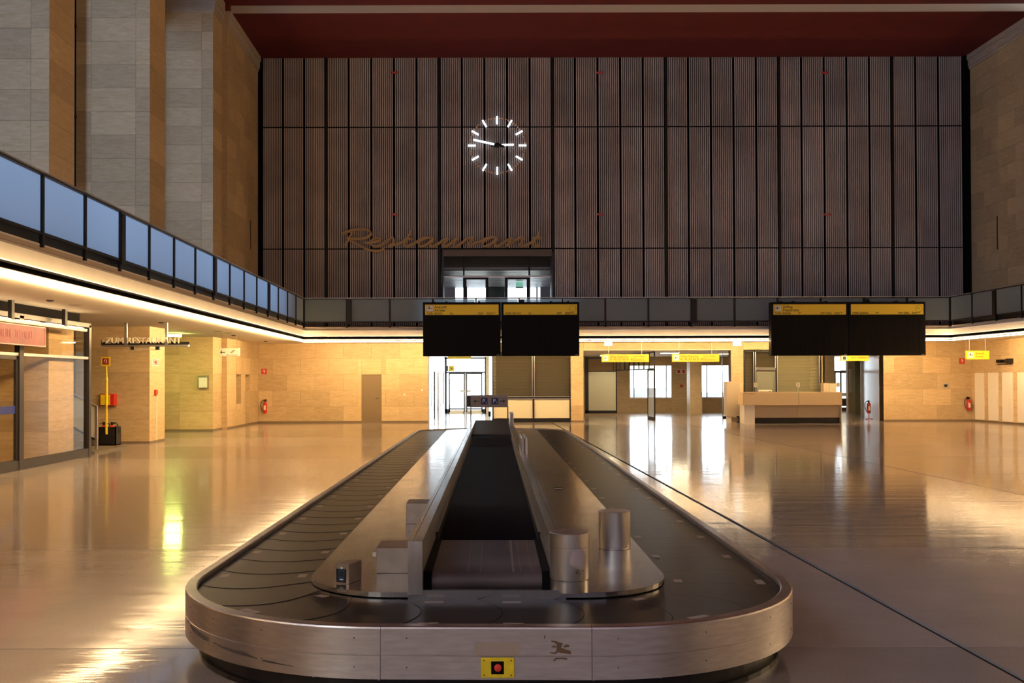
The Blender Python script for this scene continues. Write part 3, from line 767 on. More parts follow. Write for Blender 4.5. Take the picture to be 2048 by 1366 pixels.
# ------------------------------------------------------------------ rooms beyond the ground-floor back wall
def setbox(name, mat, *a, parent=None): return struct(B(name, mat, *a)) if parent is None else B(name, mat, *a, parent)
YB = 56.0; CZ = 3.14
rm = struct(B('ceiling_far_room', CREAM, xa-1.8, 22.5, D+.45, 59.5, CZ, CZ+.3))
# far wall with windows
wx = [X(1259, YB), X(1344, YB), X(1375, YB), X(1380, YB), X(1402, YB), X(1466, YB)]
zw1, zw0 = Z(731, YB)+.0, Z(797, YB)
fw = struct(B('wall_far', STONE, xd-.6, wx[0], YB, YB+.3, 0, CZ))
B('wall_part', STONE, wx[1], wx[2], YB, YB+.3, 0, CZ, fw)
B('wall_part', STONE, wx[3], wx[4], YB, YB+.3, 0, CZ, fw)
B('wall_part', STONE, wx[5], X(1650, YB), YB, YB+.3, 0, CZ, fw)
for (a, b) in ((wx[0], wx[1]), (wx[2], wx[3]), (wx[4], wx[5])):
    B('wall_part', STONE, a, b, YB, YB+.3, 0, zw0, fw); B('wall_part', STONE, a, b, YB, YB+.3, zw1, CZ, fw)
wn = 20
for (a, b, mull) in ((wx[0], wx[1], (X(1268, YB), X(1333, YB))), (wx[2], wx[3], ()), (wx[4], wx[5], (X(1414, YB),))):
    wn += 1
    w = struct(B('window_%d' % wn, ALU, a, a+.04, YB+.05, YB+.12, zw0, zw1)); B('window_frame', ALU, b-.04, b, YB+.05, YB+.12, zw0, zw1, w)
    B('window_frame', ALU, a, b, YB+.05, YB+.12, zw0, zw0+.04, w); B('window_frame', ALU, a, b, YB+.05, YB+.12, zw1-.04, zw1, w)
    for q in mull: B('window_mullion', DARKM, q-.025, q+.025, YB+.05, YB+.12, zw0, zw1, w)
    B('window_pane', GL, a+.04, b-.04, YB+.08, YB+.085, zw0+.04, zw1-.04, w)
    B('window_sill', ALU, a-.03, b+.03, YB-.06, YB+.1, zw0-.03, zw0, w)
# things outside the windows
tag(B('parapet_wall', GREYC, X(1255, 62), X(1325, 62), 62, 62.3, 0, Z(777, 62)), 'grey wall outside, seen through the lower left window', 'wall')
tag(B('parapet_wall', GREYC, X(1395, 62), X(1470, 62), 62, 62.3, 0, Z(786, 62)), 'grey wall outside, seen through the lower right window', 'wall')
struct(B('ground_outside', GREYC, -8, 30, 60, 75, -.3, -.02))
# square column in the room
col = struct(tag(B('stone_pillar', STONE, X(1380, 52.5), X(1404, 52.5), 52.5, 53.3, 0, CZ), 'square stone column between the far windows'))
# side walls closing the room
cw = struct(B('wall_far_left', STONE, xc, xd-.0, D+.45, YB, 0, CZ))
for k in range(2):
    px = 1225 if k == 0 else 1362
    p = at(px, 705.5 if k == 0 else 703.5, 50)
    t = thing('ceiling_lamp', 'long ceiling lamp behind the %s yellow departures sign' % ('left' if k == 0 else 'middle'), 'lamp', (p.x, 50, CZ))
    B('lamp_housing', WHITEG, p.x-.42, p.x+.42, 49.8, 50.2, CZ-.04, CZ, t); B('lamp_tube', LAMPR, p.x-.38, p.x+.38, 49.83, 50.17, CZ-.055, CZ-.04, t)
for (x, y, w_) in ((9.3, 47.2, .9), (7.0, 52, .8), (17.2, 50, .5), (12.5, 49, .8)):  # further ceiling lamps, added to brighten the far room
    t = thing('ceiling_lamp', {9.3: 'ceiling lamp above the open glass door', 7.0: 'ceiling lamp above the olive glass screen', 17.2: 'ceiling lamp in the right corridor', 12.5: 'ceiling lamp behind the stone column'}[x], 'lamp', (x, y, CZ))
    B('lamp_housing', WHITEG, x-w_/2, x+w_/2, y-.15, y+.15, CZ-.04, CZ, t); B('lamp_tube', LAMPR, x-w_/2+.04, x+w_/2-.04, y-.12, y+.12, CZ-.05, CZ-.04, t)
# glass screen on the left of the opening
gsn = thing('glass_screen', 'dark framed glass screen with an olive frosted panel', 'screen', (6.9, 52, 0))
def gb(mat, px0, px1, py0, py1, Yq, name='screen_bar', d=.06, par=gsn):
    return B(name, mat, X(px0, Yq), X(px1, Yq), Yq, Yq+d, max(0, at((px0+px1)/2, py1, Yq).z), min(CZ, at((px0+px1)/2, py0, Yq).z), par)
gb(BLACK, 1177, 1233, 715, 718, 51.5); gb(BLACK, 1177, 1233, 741.5, 743.5, 51.5); gb(BLACK, 1170, 1234, 821, 827, 51.5)
gb(BLACK, 1170, 1177, 714, 826, 51.5); gb(BLACK, 1231.5, 1234, 715, 826, 51.5); gb(BLACK, 1226, 1228, 715, 742, 51.5)
gb(FROSTP, 1177, 1232, 743, 822, 51.52, 'frosted_panel', .02); gb(GLD, 1177, 1232, 718, 742, 51.52, 'transom_pane', .01)
# run of glazing from the screen to the open leaf
gl2 = thing('glass_partition', 'glass transom partition running to the open glass door leaf', 'partition', (8.0, 46, 0))
pA = Vector((X(1232, 51.5), 51.5, 0)); pB = Vector((X(1309, 44.9), 44.9, 0))
def seg_bar(a, b, z0, z1, mat, name, par, th=.05):
    d = (b-a); L = d.length; ang = math.atan2(d.y, d.x)
    M = Matrix.Translation((a.x, a.y, 0)) @ Matrix.Rotation(ang, 4, 'Z')
    return MB().box(0, L, -th/2, th/2, z0, z1, M).build(name, mat, par)
seg_bar(pA, pB, 2.30, 2.36, BLACK, 'partition_bar', gl2); seg_bar(pA, pB, 3.06, 3.12, BLACK, 'partition_bar', gl2)
seg_bar(pA, pB, 2.36, 3.06, GLD, 'transom_pane', gl2, .008)
for k in range(1, 8):
    q = pA.lerp(pB, k/8); B('partition_post', BLACK, q.x-.03, q.x+.03, q.y-.03, q.y+.03, 2.36, 3.06, gl2)
lf = thing('glass_door_leaf', 'tall glass door leaf standing open in the wide opening', 'door', (pB.x, pB.y, 0))
pC = Vector((X(1296, 46.8), 46.8, 0))
B('door_stile', BLACK, pB.x-.03, pB.x+.03, pB.y-.03, pB.y+.03, .0, 3.12, lf); B('door_stile', BLACK, pC.x-.03, pC.x+.03, pC.y-.03, pC.y+.03, .0, 2.36, lf)
seg_bar(pC, pB, .0, .14, BLACK, 'door_rail', lf); seg_bar(pC, pB, 2.26, 2.34, BLACK, 'door_rail', lf); seg_bar(pC, pB, .14, 2.3, FROSTW, 'door_glass', lf, .01)
# second glass edge at right of the opening
g3 = thing('glass_screen', 'narrow clear glass panel at the right jamb of the opening', 'screen', (11.0, 47, 0))
B('panel_edge', ALU, X(1445, 47)-.02, X(1445, 47)+.02, 46.98, 47.02, 0, 3.1, g3); B('panel_glass', GL, X(1445, 47), X(1468, 47), 47, 47.01, .1, 3.05, g3); B('panel_foot', DARKM, X(1445, 47), X(1466, 47), 46.98, 47.03, 0, .12, g3)

# vestibule (left opening)
YV = 55.5
vw = struct(B('wall_vestibule', STONE, X(972, YV), X(986, YV)+.5, YV-.05, YV+.25, 0, CZ))
B('wall_part', WHITEP, xb-.02, xb+.12, D+.45, YV, 0, CZ, vw)
B('vestibule_ceiling', WHITEP, xa-1.6, xb+.5, D+.4, 57, 3.13, 3.2, vw)
B('wall_part', WHITEP, xa-.12, xa-.0, D+.1, D+1.9, 0, 3.14, vw)
# glazed side of vestibule
sv = thing('glazed_side_wall', 'bright glazed side wall of the entrance lobby with steel posts', 'window', (xa, 50, 0))
xs_ = xa-.15
for (px, pyb, w_) in ((862, 823, .05), (869, 836, .07), (876, 833, .12), (880, 832, .06), (886.5, 817, .05)):
    Yq = min(YV-.3, CH*F/(pyb-CY))
    if px in (862, 886.5): Yq = 52 if px == 862 else 54.8
    q = X(px, Yq)
    B('steel_post', DARKM if px < 872 or px > 884 else ALU, q-w_/2, q+w_/2, Yq-w_/2, Yq+w_/2, 0 if px not in (862, 886.5) else .5, 2.28, sv)
B('transom_bar', ALU, xs_-.6, xs_-.5, D+2, YV, 2.26, 2.32, sv)
B('side_glass', FROSTW, xs_-.58, xs_-.57, D+1.9, YV, .1, 3.12, sv); B('sill', ALU, xs_-.62, xs_-.5, D+1.9, YV, 0, .12, sv)
# end doors
vd = thing('lobby_doors', 'double glass entrance doors with transom at the end of the lobby', 'door', (-.4, YV, 0))
def vb(mat, px0, px1, py0, py1, name='door_frame', Yq=YV, d=.07, par=vd):
    return B(name, mat, X(px0, Yq), X(px1, Yq), Yq, Yq+d, max(0.0, Z(py1, Yq)), min(3.13, Z(py0, Yq)), par)
vb(DARKM, 889, 893.5, 712, 830); vb(DARKM, 969.5, 973, 712, 827); vb(DARKM, 889, 973, 715, 718); vb(DARKM, 889, 973, 743.5, 746)
vb(BLACK, 889, 898, 818, 830); vb(BLACK, 964, 972, 818, 830)
for (a, b) in ((897.5, 930), (932, 965)):
    vb(DARKM, a, a+2.5, 746, 825, 'door_stile'); vb(DARKM, b-2.5, b, 746, 825, 'door_stile'); vb(DARKM, a, b, 746, 748.5, 'door_rail'); vb(DARKM, a, b, 816.5, 819, 'door_rail')
    vb(FROSTW, a+2.5, b-2.5, 757, 817, 'door_glass', YV+.03, .008); vb(GL, a+2.5, b-2.5, 748, 757, 'door_glass', YV+.03, .008)
    vb(CAB, a, b, 820, 827, 'kick_rail')
vb(ALU, 929.5, 932.5, 746, 827, 'door_astragal', YV-.02)
vb(CAB2, 920, 929, 780, 784, 'push_plate', YV-.05, .03); vb(CAB2, 934, 942, 780, 784, 'push_plate', YV-.05, .03)
vb(GL, 893.5, 969.5, 718, 743.5, 'transom_pane', YV+.03, .008); vb(FROSTW, 893.5, 897, 746, 818, 'side_pane', YV+.03, .008); vb(FROSTW, 965.5, 969.5, 746, 818, 'side_pane', YV+.03, .008)
for px in (927, 938): 
    q = at(px, 825.5, YV-.1); MB().sphere(q, .03, 10).build('door_stop', BLACK, vd)
oh = thing('overhead_sign', 'yellow sign strip above the lobby doors', 'sign', (X(918, 50), 50, 3.0))
B('sign_panel', YEL, X(896, 50), X(942, 50), 50, 50.06, Z(718, 50), 3.12, oh)
ey = thing('exit_arrow_sign', 'small yellow square sign with diagonal arrow by the lobby doors', 'sign', tuple(at(902, 737, 54)))
p = at(902.5, 737, 54.6); B('sign_panel', YEL, p.x-.16, p.x+.16, 54.6, 54.63, p.z-.15, p.z+.15, ey)
o = arrow_icon(Vector((0, 0, 0)), .16, INK, None, False); o.rotation_euler = (0, R(40), 0); o.location = (p.x, 54.59, p.z); WM[o] = Matrix(); o.parent = ey; o.matrix_parent_inverse = WM[ey].inverted()
B('dark_panel', DARKM, p.x-.34, p.x-.17, 54.6, 54.63, p.z-.15, p.z+.15, ey)

# office front with blinds (centre)
of = thing('office_front', 'office window front with brown blinds above pale panels', 'window', ((xb+xc)/2, D, 0))
def ob(mat, px0, px1, py0, py1, name, Yq=D+.05, d=.05, par=of):
    return B(name, mat, X(px0, Yq), X(px1, Yq), Yq, Yq+d, max(0, Z(py1, Yq)), Z(py0, Yq), par)
ob(BLACK, 984, 1141, 837.5, 845, 'base_plinth', D+.03, .12)
ob(CAB, 986, 1065, 798, 836.5, 'lower_panel'); ob(CAB, 1068.5, 1139, 798, 836.5, 'lower_panel')
for o in list(of.children): 
    if o.name.startswith('lower_panel'): o.data.materials[0] = FROSTP if False else simple('cream_laminate', (.62, .58, .42), .25) if 'cream_laminate' not in bpy.data.materials else bpy.data.materials['cream_laminate']
for (a, b) in ((984.5, 987), (1065, 1068.5), (1139, 1141.5)): ob(BLACK, a, b, 700, 845, 'mullion', D+.0, .14)
ob(BLACK, 986, 1140, 794.3, 797.3, 'mullion', D+.0, .12)
for (a, b, c) in ((986, 1140, 793.4), (986, 1140, 797.4)): ob(ALU, a, b, c, c+.9, 'bright_edge', D-.005, .02)
for a in (1064, 1068.2): ob(ALU, a, a+.9, 705, 793.5, 'bright_edge', D-.005, .02)
def blind(px0, px1, py0, py1, Yq, label_, par, mat=BLIND, pitch=.052):
    x0_, x1_ = X(px0, Yq), X(px1, Yq); z1_, z0_ = Z(py0, Yq), Z(py1, Yq); m = MB(); z = z0_+.01
    while z < z1_:
        M = Matrix.Translation(((x0_+x1_)/2, Yq, z)) @ Matrix.Rotation(R(52), 4, 'X')
        m.box(-(x1_-x0_)/2, (x1_-x0_)/2, -.024, .024, -.001, .001, M); z += pitch
    o = m.build('blind_slats', mat, par); o['kind'] = 'stuff'; return o
blind(987.5, 1064.5, 703, 793.5, D+.13, '', of); blind(1069, 1138.5, 703, 793.5, D+.13, '', of)
ob(GL, 987, 1065, 703, 794, 'window_pane', D+.07, .006); ob(GL, 1068.5, 1139, 703, 794, 'window_pane', D+.07, .006)
struct(B('wall_office', simple('dim_office_wall', (.20, .16, .10), .8), xb+.12, xc, D+1.6, D+1.7, 0, CZ))

# pier / jamb handled by cladding; right blinds window behind the counter
ow2 = thing('blind_window', 'tall dark framed window with olive blinds behind the counter', 'window', ((xf+xg)/2, D, 0))
def ob2(mat, px0, px1, py0, py1, name, Yq=D+.05, d=.05): return ob(mat, px0, px1, py0+2, py1+2, name, Yq, d, ow2)
for (a, b) in ((1487, 1490), (1508, 1511.5), (1551.5, 1554.5), (1639.5, 1642.5)): ob2(BLACK, a, b, 700, 845, 'mullion', D, .12)
ob2(BLACK, 1487, 1642, 700, 703.5, 'mullion', D, .12); ob2(BLACK, 1511, 1553, 736.5, 741, 'mullion', D, .12)
for (a, b, c, d_) in ((1507, 1508, 703, 790), (1510.8, 1512, 703, 790), (1550.3, 1551.4, 703, 736), (1512, 1551, 735.4, 736.5), (1512, 1551, 738.5, 739.6), (1554.3, 1555.4, 703, 790), (1638, 1639, 703, 790), (1549.5, 1550.4, 741, 790)): ob2(ALU, a, b, c, d_, 'bright_edge', D-.006, .02)
ob2(simple('grey_green_pane', (.17, .18, .14), .3), 1513, 1549, 742, 845, 'service_hatch', D+.06)
blind(1490, 1507.5, 705, 840, D+.14, '', ow2); blind(1512, 1551, 705, 738, D+.14, '', ow2); blind(1555, 1639, 705, 840, D+.14, '', ow2, simple('light_olive_slat', (.27, .24, .145), .4))
ob2(GL, 1490, 1639, 704, 845, 'window_pane', D+.09, .005)
struct(B('wall_office_right', bpy.data.materials['dim_office_wall'], xf-.1, xg+.1, D+1.6, D+1.7, 0, CZ))

# right corridor
YC = 57.6
kc = struct(B('wall_corridor_left', STONE, xg-.02, xg+.16, D+.45, 53, 0, CZ))
kd = Vector((19.95-18.0, 51.3-44.2, 0)); MB().box(0, kd.length, -.3, 0, 0, CZ, Matrix.Translation((18.0, 44.2, 0)) @ Matrix.Rotation(math.atan2(kd.y, kd.x), 4, 'Z')).build('wall_part', simple('polished_marble', (.55, .43, .32), .18), kc)
B('wall_part', STONE, X(1696, 55), X(1711, 55), 55, 55.3, 0, CZ, kc); B('wall_part', STONE, 21.75, 22.0, D, 59, 0, CZ, kc)
B('wall_part', STONE, X(1640, 57), X(1663, 57), 56.5, 57, 0, CZ, kc)
struct(tag(B('olive_column', simple('olive_paint', (.20, .18, .09), .6), X(1710, 52), X(1721, 52), 52, 52.4, 0, CZ), 'narrow olive painted column in the right corridor'))
cdw = thing('corridor_door', 'bright glazed door at the end of the right corridor', 'door', (X(1678, YC), YC, 0))
def cb(mat, px0, px1, py0, py1, name='door_frame', d=.06, Yq=YC): return B(name, mat, X(px0, Yq), X(px1, Yq), Yq, Yq+d, max(0, at(px0, py1, Yq).z), min(CZ, at(px0, py0, Yq).z), cdw)
cb(DARKM, 1660, 1698, 741, 744); cb(DARKM, 1667.5, 1672, 744, 822); cb(DARKM, 1680, 1683, 744, 822); cb(DARKM, 1692, 1697, 720, 826); cb(DARKM, 1660, 1694, 744, 746)
cb(BLACK, 1683, 1693, 797, 812, 'door_base'); cb(GREYC, 1683, 1693, 786, 792, 'rail'); cb(ALU, 1681, 1696, 809, 812, 'rail'); cb(BLACK, 1680, 1695, 815, 822, 'door_base')
cb(GL, 1660, 1696, 716, 820, 'door_glass', .008, YC+.03)
B('notice_panel', WHITEP, X(1699, 54.9), X(1708, 54.9), 54.9, 54.98, 1.1, 2.4, kc)

# ------------------------------------------------------------------ ground-level furniture at the back wall
d1 = struct(B('door_1', DOORP, dx0+.01, dx1-.01, D+.06, D+.10, .20, 2.08)); d1['label'] = 'plain grey beige door in the stone wall'
B('door_kick_plate', CAB2, dx0+.01, dx1-.01, D+.05, D+.06, .03, .22, d1)
B('door_reveal', CAB2, dx0, dx1, D+.10, D+.12, 0, 2.1, d1)
p = at(757, 795, D+.04); m = MB(); m.tube([p+Vector((0, .02, 0)), p+Vector((0, -.05, 0)), p+Vector((-.12, -.05, 0))], .012, 8); m.box(p.x-.018, p.x+.018, p.y, p.y+.02, p.z-.12, p.z+.10)
m.build('door_handle', ALU, d1)

def fire_sign(px, py, Y, x=None, face='y', label='', s=.24, kind='hose'):
    p = at(px, py, Y-.01)
    t = thing('fire_sign', label, 'sign', (p.x, Y, p.z))
    if face == 'y':
        B('sign_plate', REDP, p.x-s/2, p.x+s/2, Y-.012, Y, p.z-s/2, p.z+s/2, t)
        m = MB(); pts = [Vector((p.x+.045*cos(a)-.0, Y-.016, p.z+.01+.06*sin(a))) for a in [pi*1.1-q*pi*1.5/12 for q in range(13)]]
        m.tube(pts, .009, 5); m.tube([Vector((p.x-.01, Y-.016, p.z-.07)), Vector((p.x+.02, Y-.016, p.z+.03))], .008, 5); m.build('hose_symbol', WPRINT, t)
    return t
fire_sign(528, 743, D, label='red fire sign on the wall left of the grey door')
def extinguisher(c, label, wall=True, rz=0, hz=.62, mirror=1):
    """c = centre bottom of cylinder"""
    t = thing('fire_extinguisher', label, 'fire extinguisher', tuple(c), rz)
    M = WM[t]; r = .085
    MB().lathe([(.001, 0), (r*.9, 0), (r, .02), (r, .40), (r*.85, .45), (r*.45, .49), (.02, .50)], M, 20).build('cylinder', REDP, t)
    MB().box(-.045, .035, -r-.003, -r+.01, .13, .33, M).build('paper_label', WHITEP, t)
    m = MB(); m.box(-.025, .025, -.025, .025, .49, .56, M); m.box(-.02, .12, -.018, .018, .555, .58, M @ Matrix.Rotation(R(-8), 4, 'Y')); m.box(-.02, .11, -.015, .015, .53, .545, M); m.build('valve_head', BLACK, t)
    pts = [Vector(q) for q in ((-.02, 0, .53), (-.10, -.02, .55), (-.17, -.03, .46), (-.19, -.03, .32), (-.15, -.03, .16), (-.10, -.03, .06))]
    MB().tube([M @ q for q in smooth_curve(pts, 5)], .014, 6).build('hose', BLACK, t)
    if wall: MB().box(-.03, .03, .06, .11, .30, .60, M).build('wall_hook', BLACK, t)
    return t
q = at(526, 826, D-.12); q.x += .10; extinguisher(q, 'red fire extinguisher on the left end of the back wall')
q = at(1937, 821, D-.11); extinguisher(q, 'red fire extinguisher on the right end of the back wall')
# extinguisher on a stand
e3 = extinguisher((X(1737, 45.6), 45.6, .28), 'red fire extinguisher on a floor stand by the corridor', False)
stnd = thing('extinguisher_stand', 'thin red floor stand under the corridor fire extinguisher', 'stand', (X(1737, 45.6), 45.6, 0))
m = MB(); c = Vector((X(1737, 45.6), 45.6, 0)); m.tube([c+Vector((0, 0, .02)), c+Vector((0, 0, .28))], .018, 8)
for a in range(4): m.tube([c+Vector((0, 0, .05)), c+Vector((.2*cos(a*pi/2+.3), .2*sin(a*pi/2+.3), .012))], .012, 6)
m.build('stand_frame', REDP, stnd)
fire_sign(1924, 722, D, label='red fire sign on the wall above the right extinguisher')
# light switches, notice
for (px, py, lb) in ((809, 789, 'small white wall socket right of the grey door'), (844, 780.5, 'small white wall socket nearest the lobby opening')):
    p = at(px, py, D); tag(MB().box(p.x-.04, p.x+.04, D-.02, D, p.z-.04, p.z+.04, None, .008).build('wall_socket', WHITEG), lb, 'socket')
p = at(1891, 771, D); t = thing('notice_board', 'small framed grey notice on the right stone wall', 'notice', tuple(p)); B('frame', ALU, p.x-.12, p.x+.12, D-.02, D, p.z-.11, p.z+.11, t); B('print', INK, p.x-.07, p.x+.07, D-.024, D-.02, p.z-.07, p.z+.05, t)
p = at(1358, 743, 56); 
for k, (px, w_) in enumerate(((1357, .11), (1367, .11))):
    p = at(px, 743, 55.95)
    t = thing('fire_alarm_sign', 'red and white fire sign on the far wall, %s of two' % ('left' if k == 0 else 'right'), 'sign', tuple(p)); B('sign_plate', WPRINT, p.x-w_, p.x+w_, 55.93, 55.98, p.z-.12, p.z+.12, t); B('sign_symbol', REDP, p.x-w_*.7, p.x+w_*.7, 55.92, 55.93, p.z-.09, p.z+.09, t)
p = at(1363, 772, 55.95); t = tag(B('fire_call_point', REDP, p.x-.07, p.x+.07, 55.92, 56, p.z-.07, p.z+.07), 'small red fire call point low on the far wall', 'alarm')

# emergency lights on the soffit edge
for (px, lb) in ((1216.5, 'left'), (1474, 'right')):
    p = at(px, 686, GY+.35); t = thing('emergency_light', 'white box emergency light under the gallery, %s of the two' % lb, 'lamp', (p.x, GY+.3, p.z), group='emergency lights')
    B('light_box', LAMPE, p.x-.14, p.x+.14, GY+.2, GY+.45, p.z-.11, p.z+.07, t); B('mount', TEAL, p.x-.13, p.x+.13, GY+.2, GY+.45, p.z+.07, SOF, t)
# yellow departure signs
def hang_sign(px0, px1, py0, py1, Y, label, lines, small, icon, mat=YEL, ceil=CZ, climb=True, tilt=0):
    a = at((px0+px1)/2, py0, Y); b = at((px0+px1)/2, py1, Y); x0, x1 = X(px0, Y), X(px1, Y)
    t = thing('hanging_sign', label, 'sign', ((x0+x1)/2, Y, b.z))
    B('sign_panel', mat, x0, x1, Y, Y+.10, b.z, a.z, t)
    h = a.z-b.z
    if icon:
        B('symbol_panel', WHITEP, x0+.05, x0+h*.85, Y-.004, Y, b.z+h*.14, a.z-h*.14, t); plane_icon(Vector((x0+.025+h*.44, Y-.006, b.z+h*.5)), h*.55, INK, t, climb)
    text('\n'.join(lines), (x0+h*1.05, Y-.004, a.z-h*(.42 if icon else .40)), h*(.38 if icon else .30), INK, t, ext=.002, sx=.82 if icon else .68, space=.95 if icon else 1.1)
    if small: text('\n'.join(small), (x0+(x1-x0)*.66, Y-.004, a.z-h*.34), h*.21, INK, t, ext=.002, sx=.72, space=1.1)
    for fx in (.15, .85):
        xq = x0+(x1-x0)*fx; MB().tube([(xq, Y+.05, a.z), (xq, Y+.05, ceil)], .008, 5).build('hanger', ALU, t)
    return t
hang_sign(1203.5, 1298, 708.5, 724, 42.6, 'yellow Abflug Departure sign hanging in the opening, left one', ['Abflug / Departure', 'A1  A2  A3  A4  B1 . B2'], ['Zutritt nur mit Bordkarte', 'Entrance', 'with Boarding Pass only'], True, ceil=SOF)
hang_sign(1344.5, 1438.5, 708, 723.5, 42.6, 'yellow Abflug Departure sign hanging in the opening, right one', ['Abflug / Departure', 'A1  A2  A3  A4  B1  B2'], ['Zutritt nur mit Bordkarte', 'Entrance', 'with Boarding Pass only'], True, ceil=SOF)
t = hang_sign(1682, 1738, 703, 722, 42.4, 'yellow customs certification sign under the departures board', ['Zollamtliche Ausfuhrbestätigung', 'Export Certification for Tax Refund'], None, False, ceil=SOF)
p = at(1689, 716, 42.4); B('symbol_panel', WHITEP, p.x-.10, p.x+.10, 42.39, 42.4, p.z-.1, p.z+.1, t); B('officer_symbol', INK, p.x-.07, p.x+.06, 42.38, 42.39, p.z-.07, p.z+.06, t)
hang_sign(1933.5, 1979, 701.5, 718.5, 40.35, 'bright yellow Ankunft Arrival sign hanging at the far right corner', ['Ankunft', 'Arrival'], None, True, simple('bright_yellow_plastic', (1.0, .72, .03), .4), SOF, False)
# small exit sign on the left, white with arrow
Yq = 34.0
wsn = thing('hanging_sign', 'white sign with black left arrow hanging by the left pillar', 'sign', tuple(at(459, 704, Yq)))
a = at(459, 696.5, Yq); b = at(459, 712.5, Yq); x0, x1 = X(438, Yq), X(479.5, Yq)
MB().box(x0, x1, Yq, Yq+.05, b.z, a.z, None, .01).build('sign_panel', WHITEP, wsn)
arrow_icon(Vector((x0+.09+.03, Yq-.004, (a.z+b.z)/2)), .17, INK, wsn)
c = Vector((x0+.43, Yq-.004, (a.z+b.z)/2+.02)); m = MB()
for k in range(4): m.box(c.x-.05+k*.03, c.x+.03+k*.03, Yq-.005, Yq, c.z-.045+k*.027, c.z-.03+k*.027)
m.build('stairs_symbol', INK, wsn)
text('WC  nur mit Schlüssel', (x0+.25, Yq-.003, b.z+.03), .045, INK, wsn)
for xq in (x0+.09, x1-.1): MB().tube([(xq, Yq+.02, a.z), (xq, Yq+.02, SOF)], .004, 4).build('hanger', DARKM, wsn)

for (nm, a_) in (('baseboard_back', (XL, dx0, D-.012, D, 0, .07)), ('baseboard_back', (dx1, xa, D-.012, D, 0, .07)), ('baseboard_back', (xc, xd, D-.012, D, 0, .07)), ('baseboard_back', (xh, XR, D-.012, D, 0, .07)),
                 ('baseboard_right', (XR-.012, XR, 22, D, 0, .07)), ('baseboard_left', (XL, XL+.012, 38, D, 0, .07)), ('baseboard_left', (XB, XP, 29.488, 29.5, 0, .06)), ('baseboard_left', (XP, XP+.012, 29.5, 30.95, 0, .06)), ('baseboard_left', (XB, XP, BAY[6]-.012, BAY[6], 0, .06)), ('baseboard_left', (XP, XP+.012, BAY[6], BAY[6]+1.5, 0, .06))):
    struct(B(nm, BASEB, *a_))
# right wall: white panels and TELEFON sign
for i, (pa, pb) in enumerate(((1951.5, 1968.5), (1978, 1997), (2006, 2026), (2036.5, 2060))):
    ya, yb = XR*F/(pb-CX), XR*F/(pa-CX)
    t = tag(B('phone_booth_panel', WHITEP, XR-.045, XR-.001, ya, yb, .10, 2.10), ['white wall panel nearest the corner extinguisher', 'second white wall panel from the far right corner', 'third white wall panel from the far right corner', 'white wall panel at the right picture edge'][i], 'panel', 'white panels on the right wall')
tl = thing('telephone_sign', 'black block letters TELEFON projecting from the right wall', 'sign', (XR-.1, 40, 2.6))
text('TELEFON', (XR-.07, 41.25, 2.50), .20, BLACK, tl, 'letter_row', rz=-pi/2, ext=.05, sx=.95)
B('sign_back', BLACK, XR-.03, XR, 40.25, 41.3, 2.42, 2.46, tl); B('lamp_box', BLACK, XR-.22, XR, 40.1, 40.28, 2.46, 2.66, tl)

# ------------------------------------------------------------------ counter on the right
YK = 41.55
ct = thing('service_counter', 'long beige service counter on a black plinth', 'counter', (13.3, YK, 0))
k0, k1, km = X(1509, YK), X(1683, YK), X(1596.5, YK)
for (a, b) in ((k0, km-.008), (km+.008, k1)):
    B('upper_front', CAB, a, b, YK-.05, YK+.0, .80, 1.28, ct, .004); B('lower_front', CAB2, a, b, YK+.12, YK+.15, .24, .78, ct)
    B('shelf_edge', CAB, a, b, YK-.06, YK+.14, .765, .80, ct)
B('counter_top', CAB, X(1485, YK), k1, YK-.05, YK+.75, 1.28, 1.31, ct); B('plinth', BLACK, k0+.05, k1-.05, YK+.16, YK+.7, 0, .24, ct)
B('end_panel', CAB, k1-.03, k1, YK, YK+.75, .0, 1.28, ct)
B('end_block', CAB, X(1485, YK), k0, YK-.04, YK+.75, .78, 1.28, ct); B('end_leg', WHITEP, X(1487, YK)+.02, X(1500, YK), YK+.0, YK+.7, 0, .78, ct); B('end_leg', WHITEP, X(1500, YK)+.006, k0, YK+.0, YK+.7, 0, .78, ct)
def holder(px, lb):
    x = X(px, YK+.1); t = thing('sign_holder', lb, 'sign', (x, YK+.1, 1.31))
    m = MB(); m.box(x-.008, x+.008, YK+.1, YK+.112, 1.31, 1.52); m.box(x-.05, x+.05, YK+.07, YK+.14, 1.31, 1.318); m.build('pole', ALU, t)
    m = MB(); c0, c1, z0_, z1_ = x-.07, x+.07, 1.52, 1.70
    m.box(c0, c0+.015, YK+.1, YK+.115, z0_, z1_); m.box(c1-.015, c1, YK+.1, YK+.115, z0_, z1_); m.box(c0, c1, YK+.1, YK+.115, z0_, z0_+.015); m.box(c0, c1, YK+.1, YK+.115, z1_-.015, z1_); m.build('card_frame', WHITEP, t)
    B('card', FROSTP, c0+.015, c1-.015, YK+.103, YK+.11, z0_+.015, z1_-.015, t)
holder(1511, 'small framed card on a pole at the left of the counter'); holder(1596, 'small framed card on a pole at the middle of the counter'); holder(1676, 'small framed card on a pole at the right of the counter')
x = X(1530, YK+.3); t = thing('desk_printer', 'low white device standing on the counter', 'printer', (x, YK+.3, 1.31)); MB().box(x-.24, x+.24, YK+.15, YK+.5, 1.31, 1.40, None, .02).build('casing', WHITEP, t); B('slot', INK, x+.10, x+.2, YK+.145, YK+.15, 1.34, 1.355, t)
tc_ = thing('grey_cabinet', 'tall grey beige cabinet standing left of the counter', 'cabinet', (X(1466, 42.6), 42.6, 0))
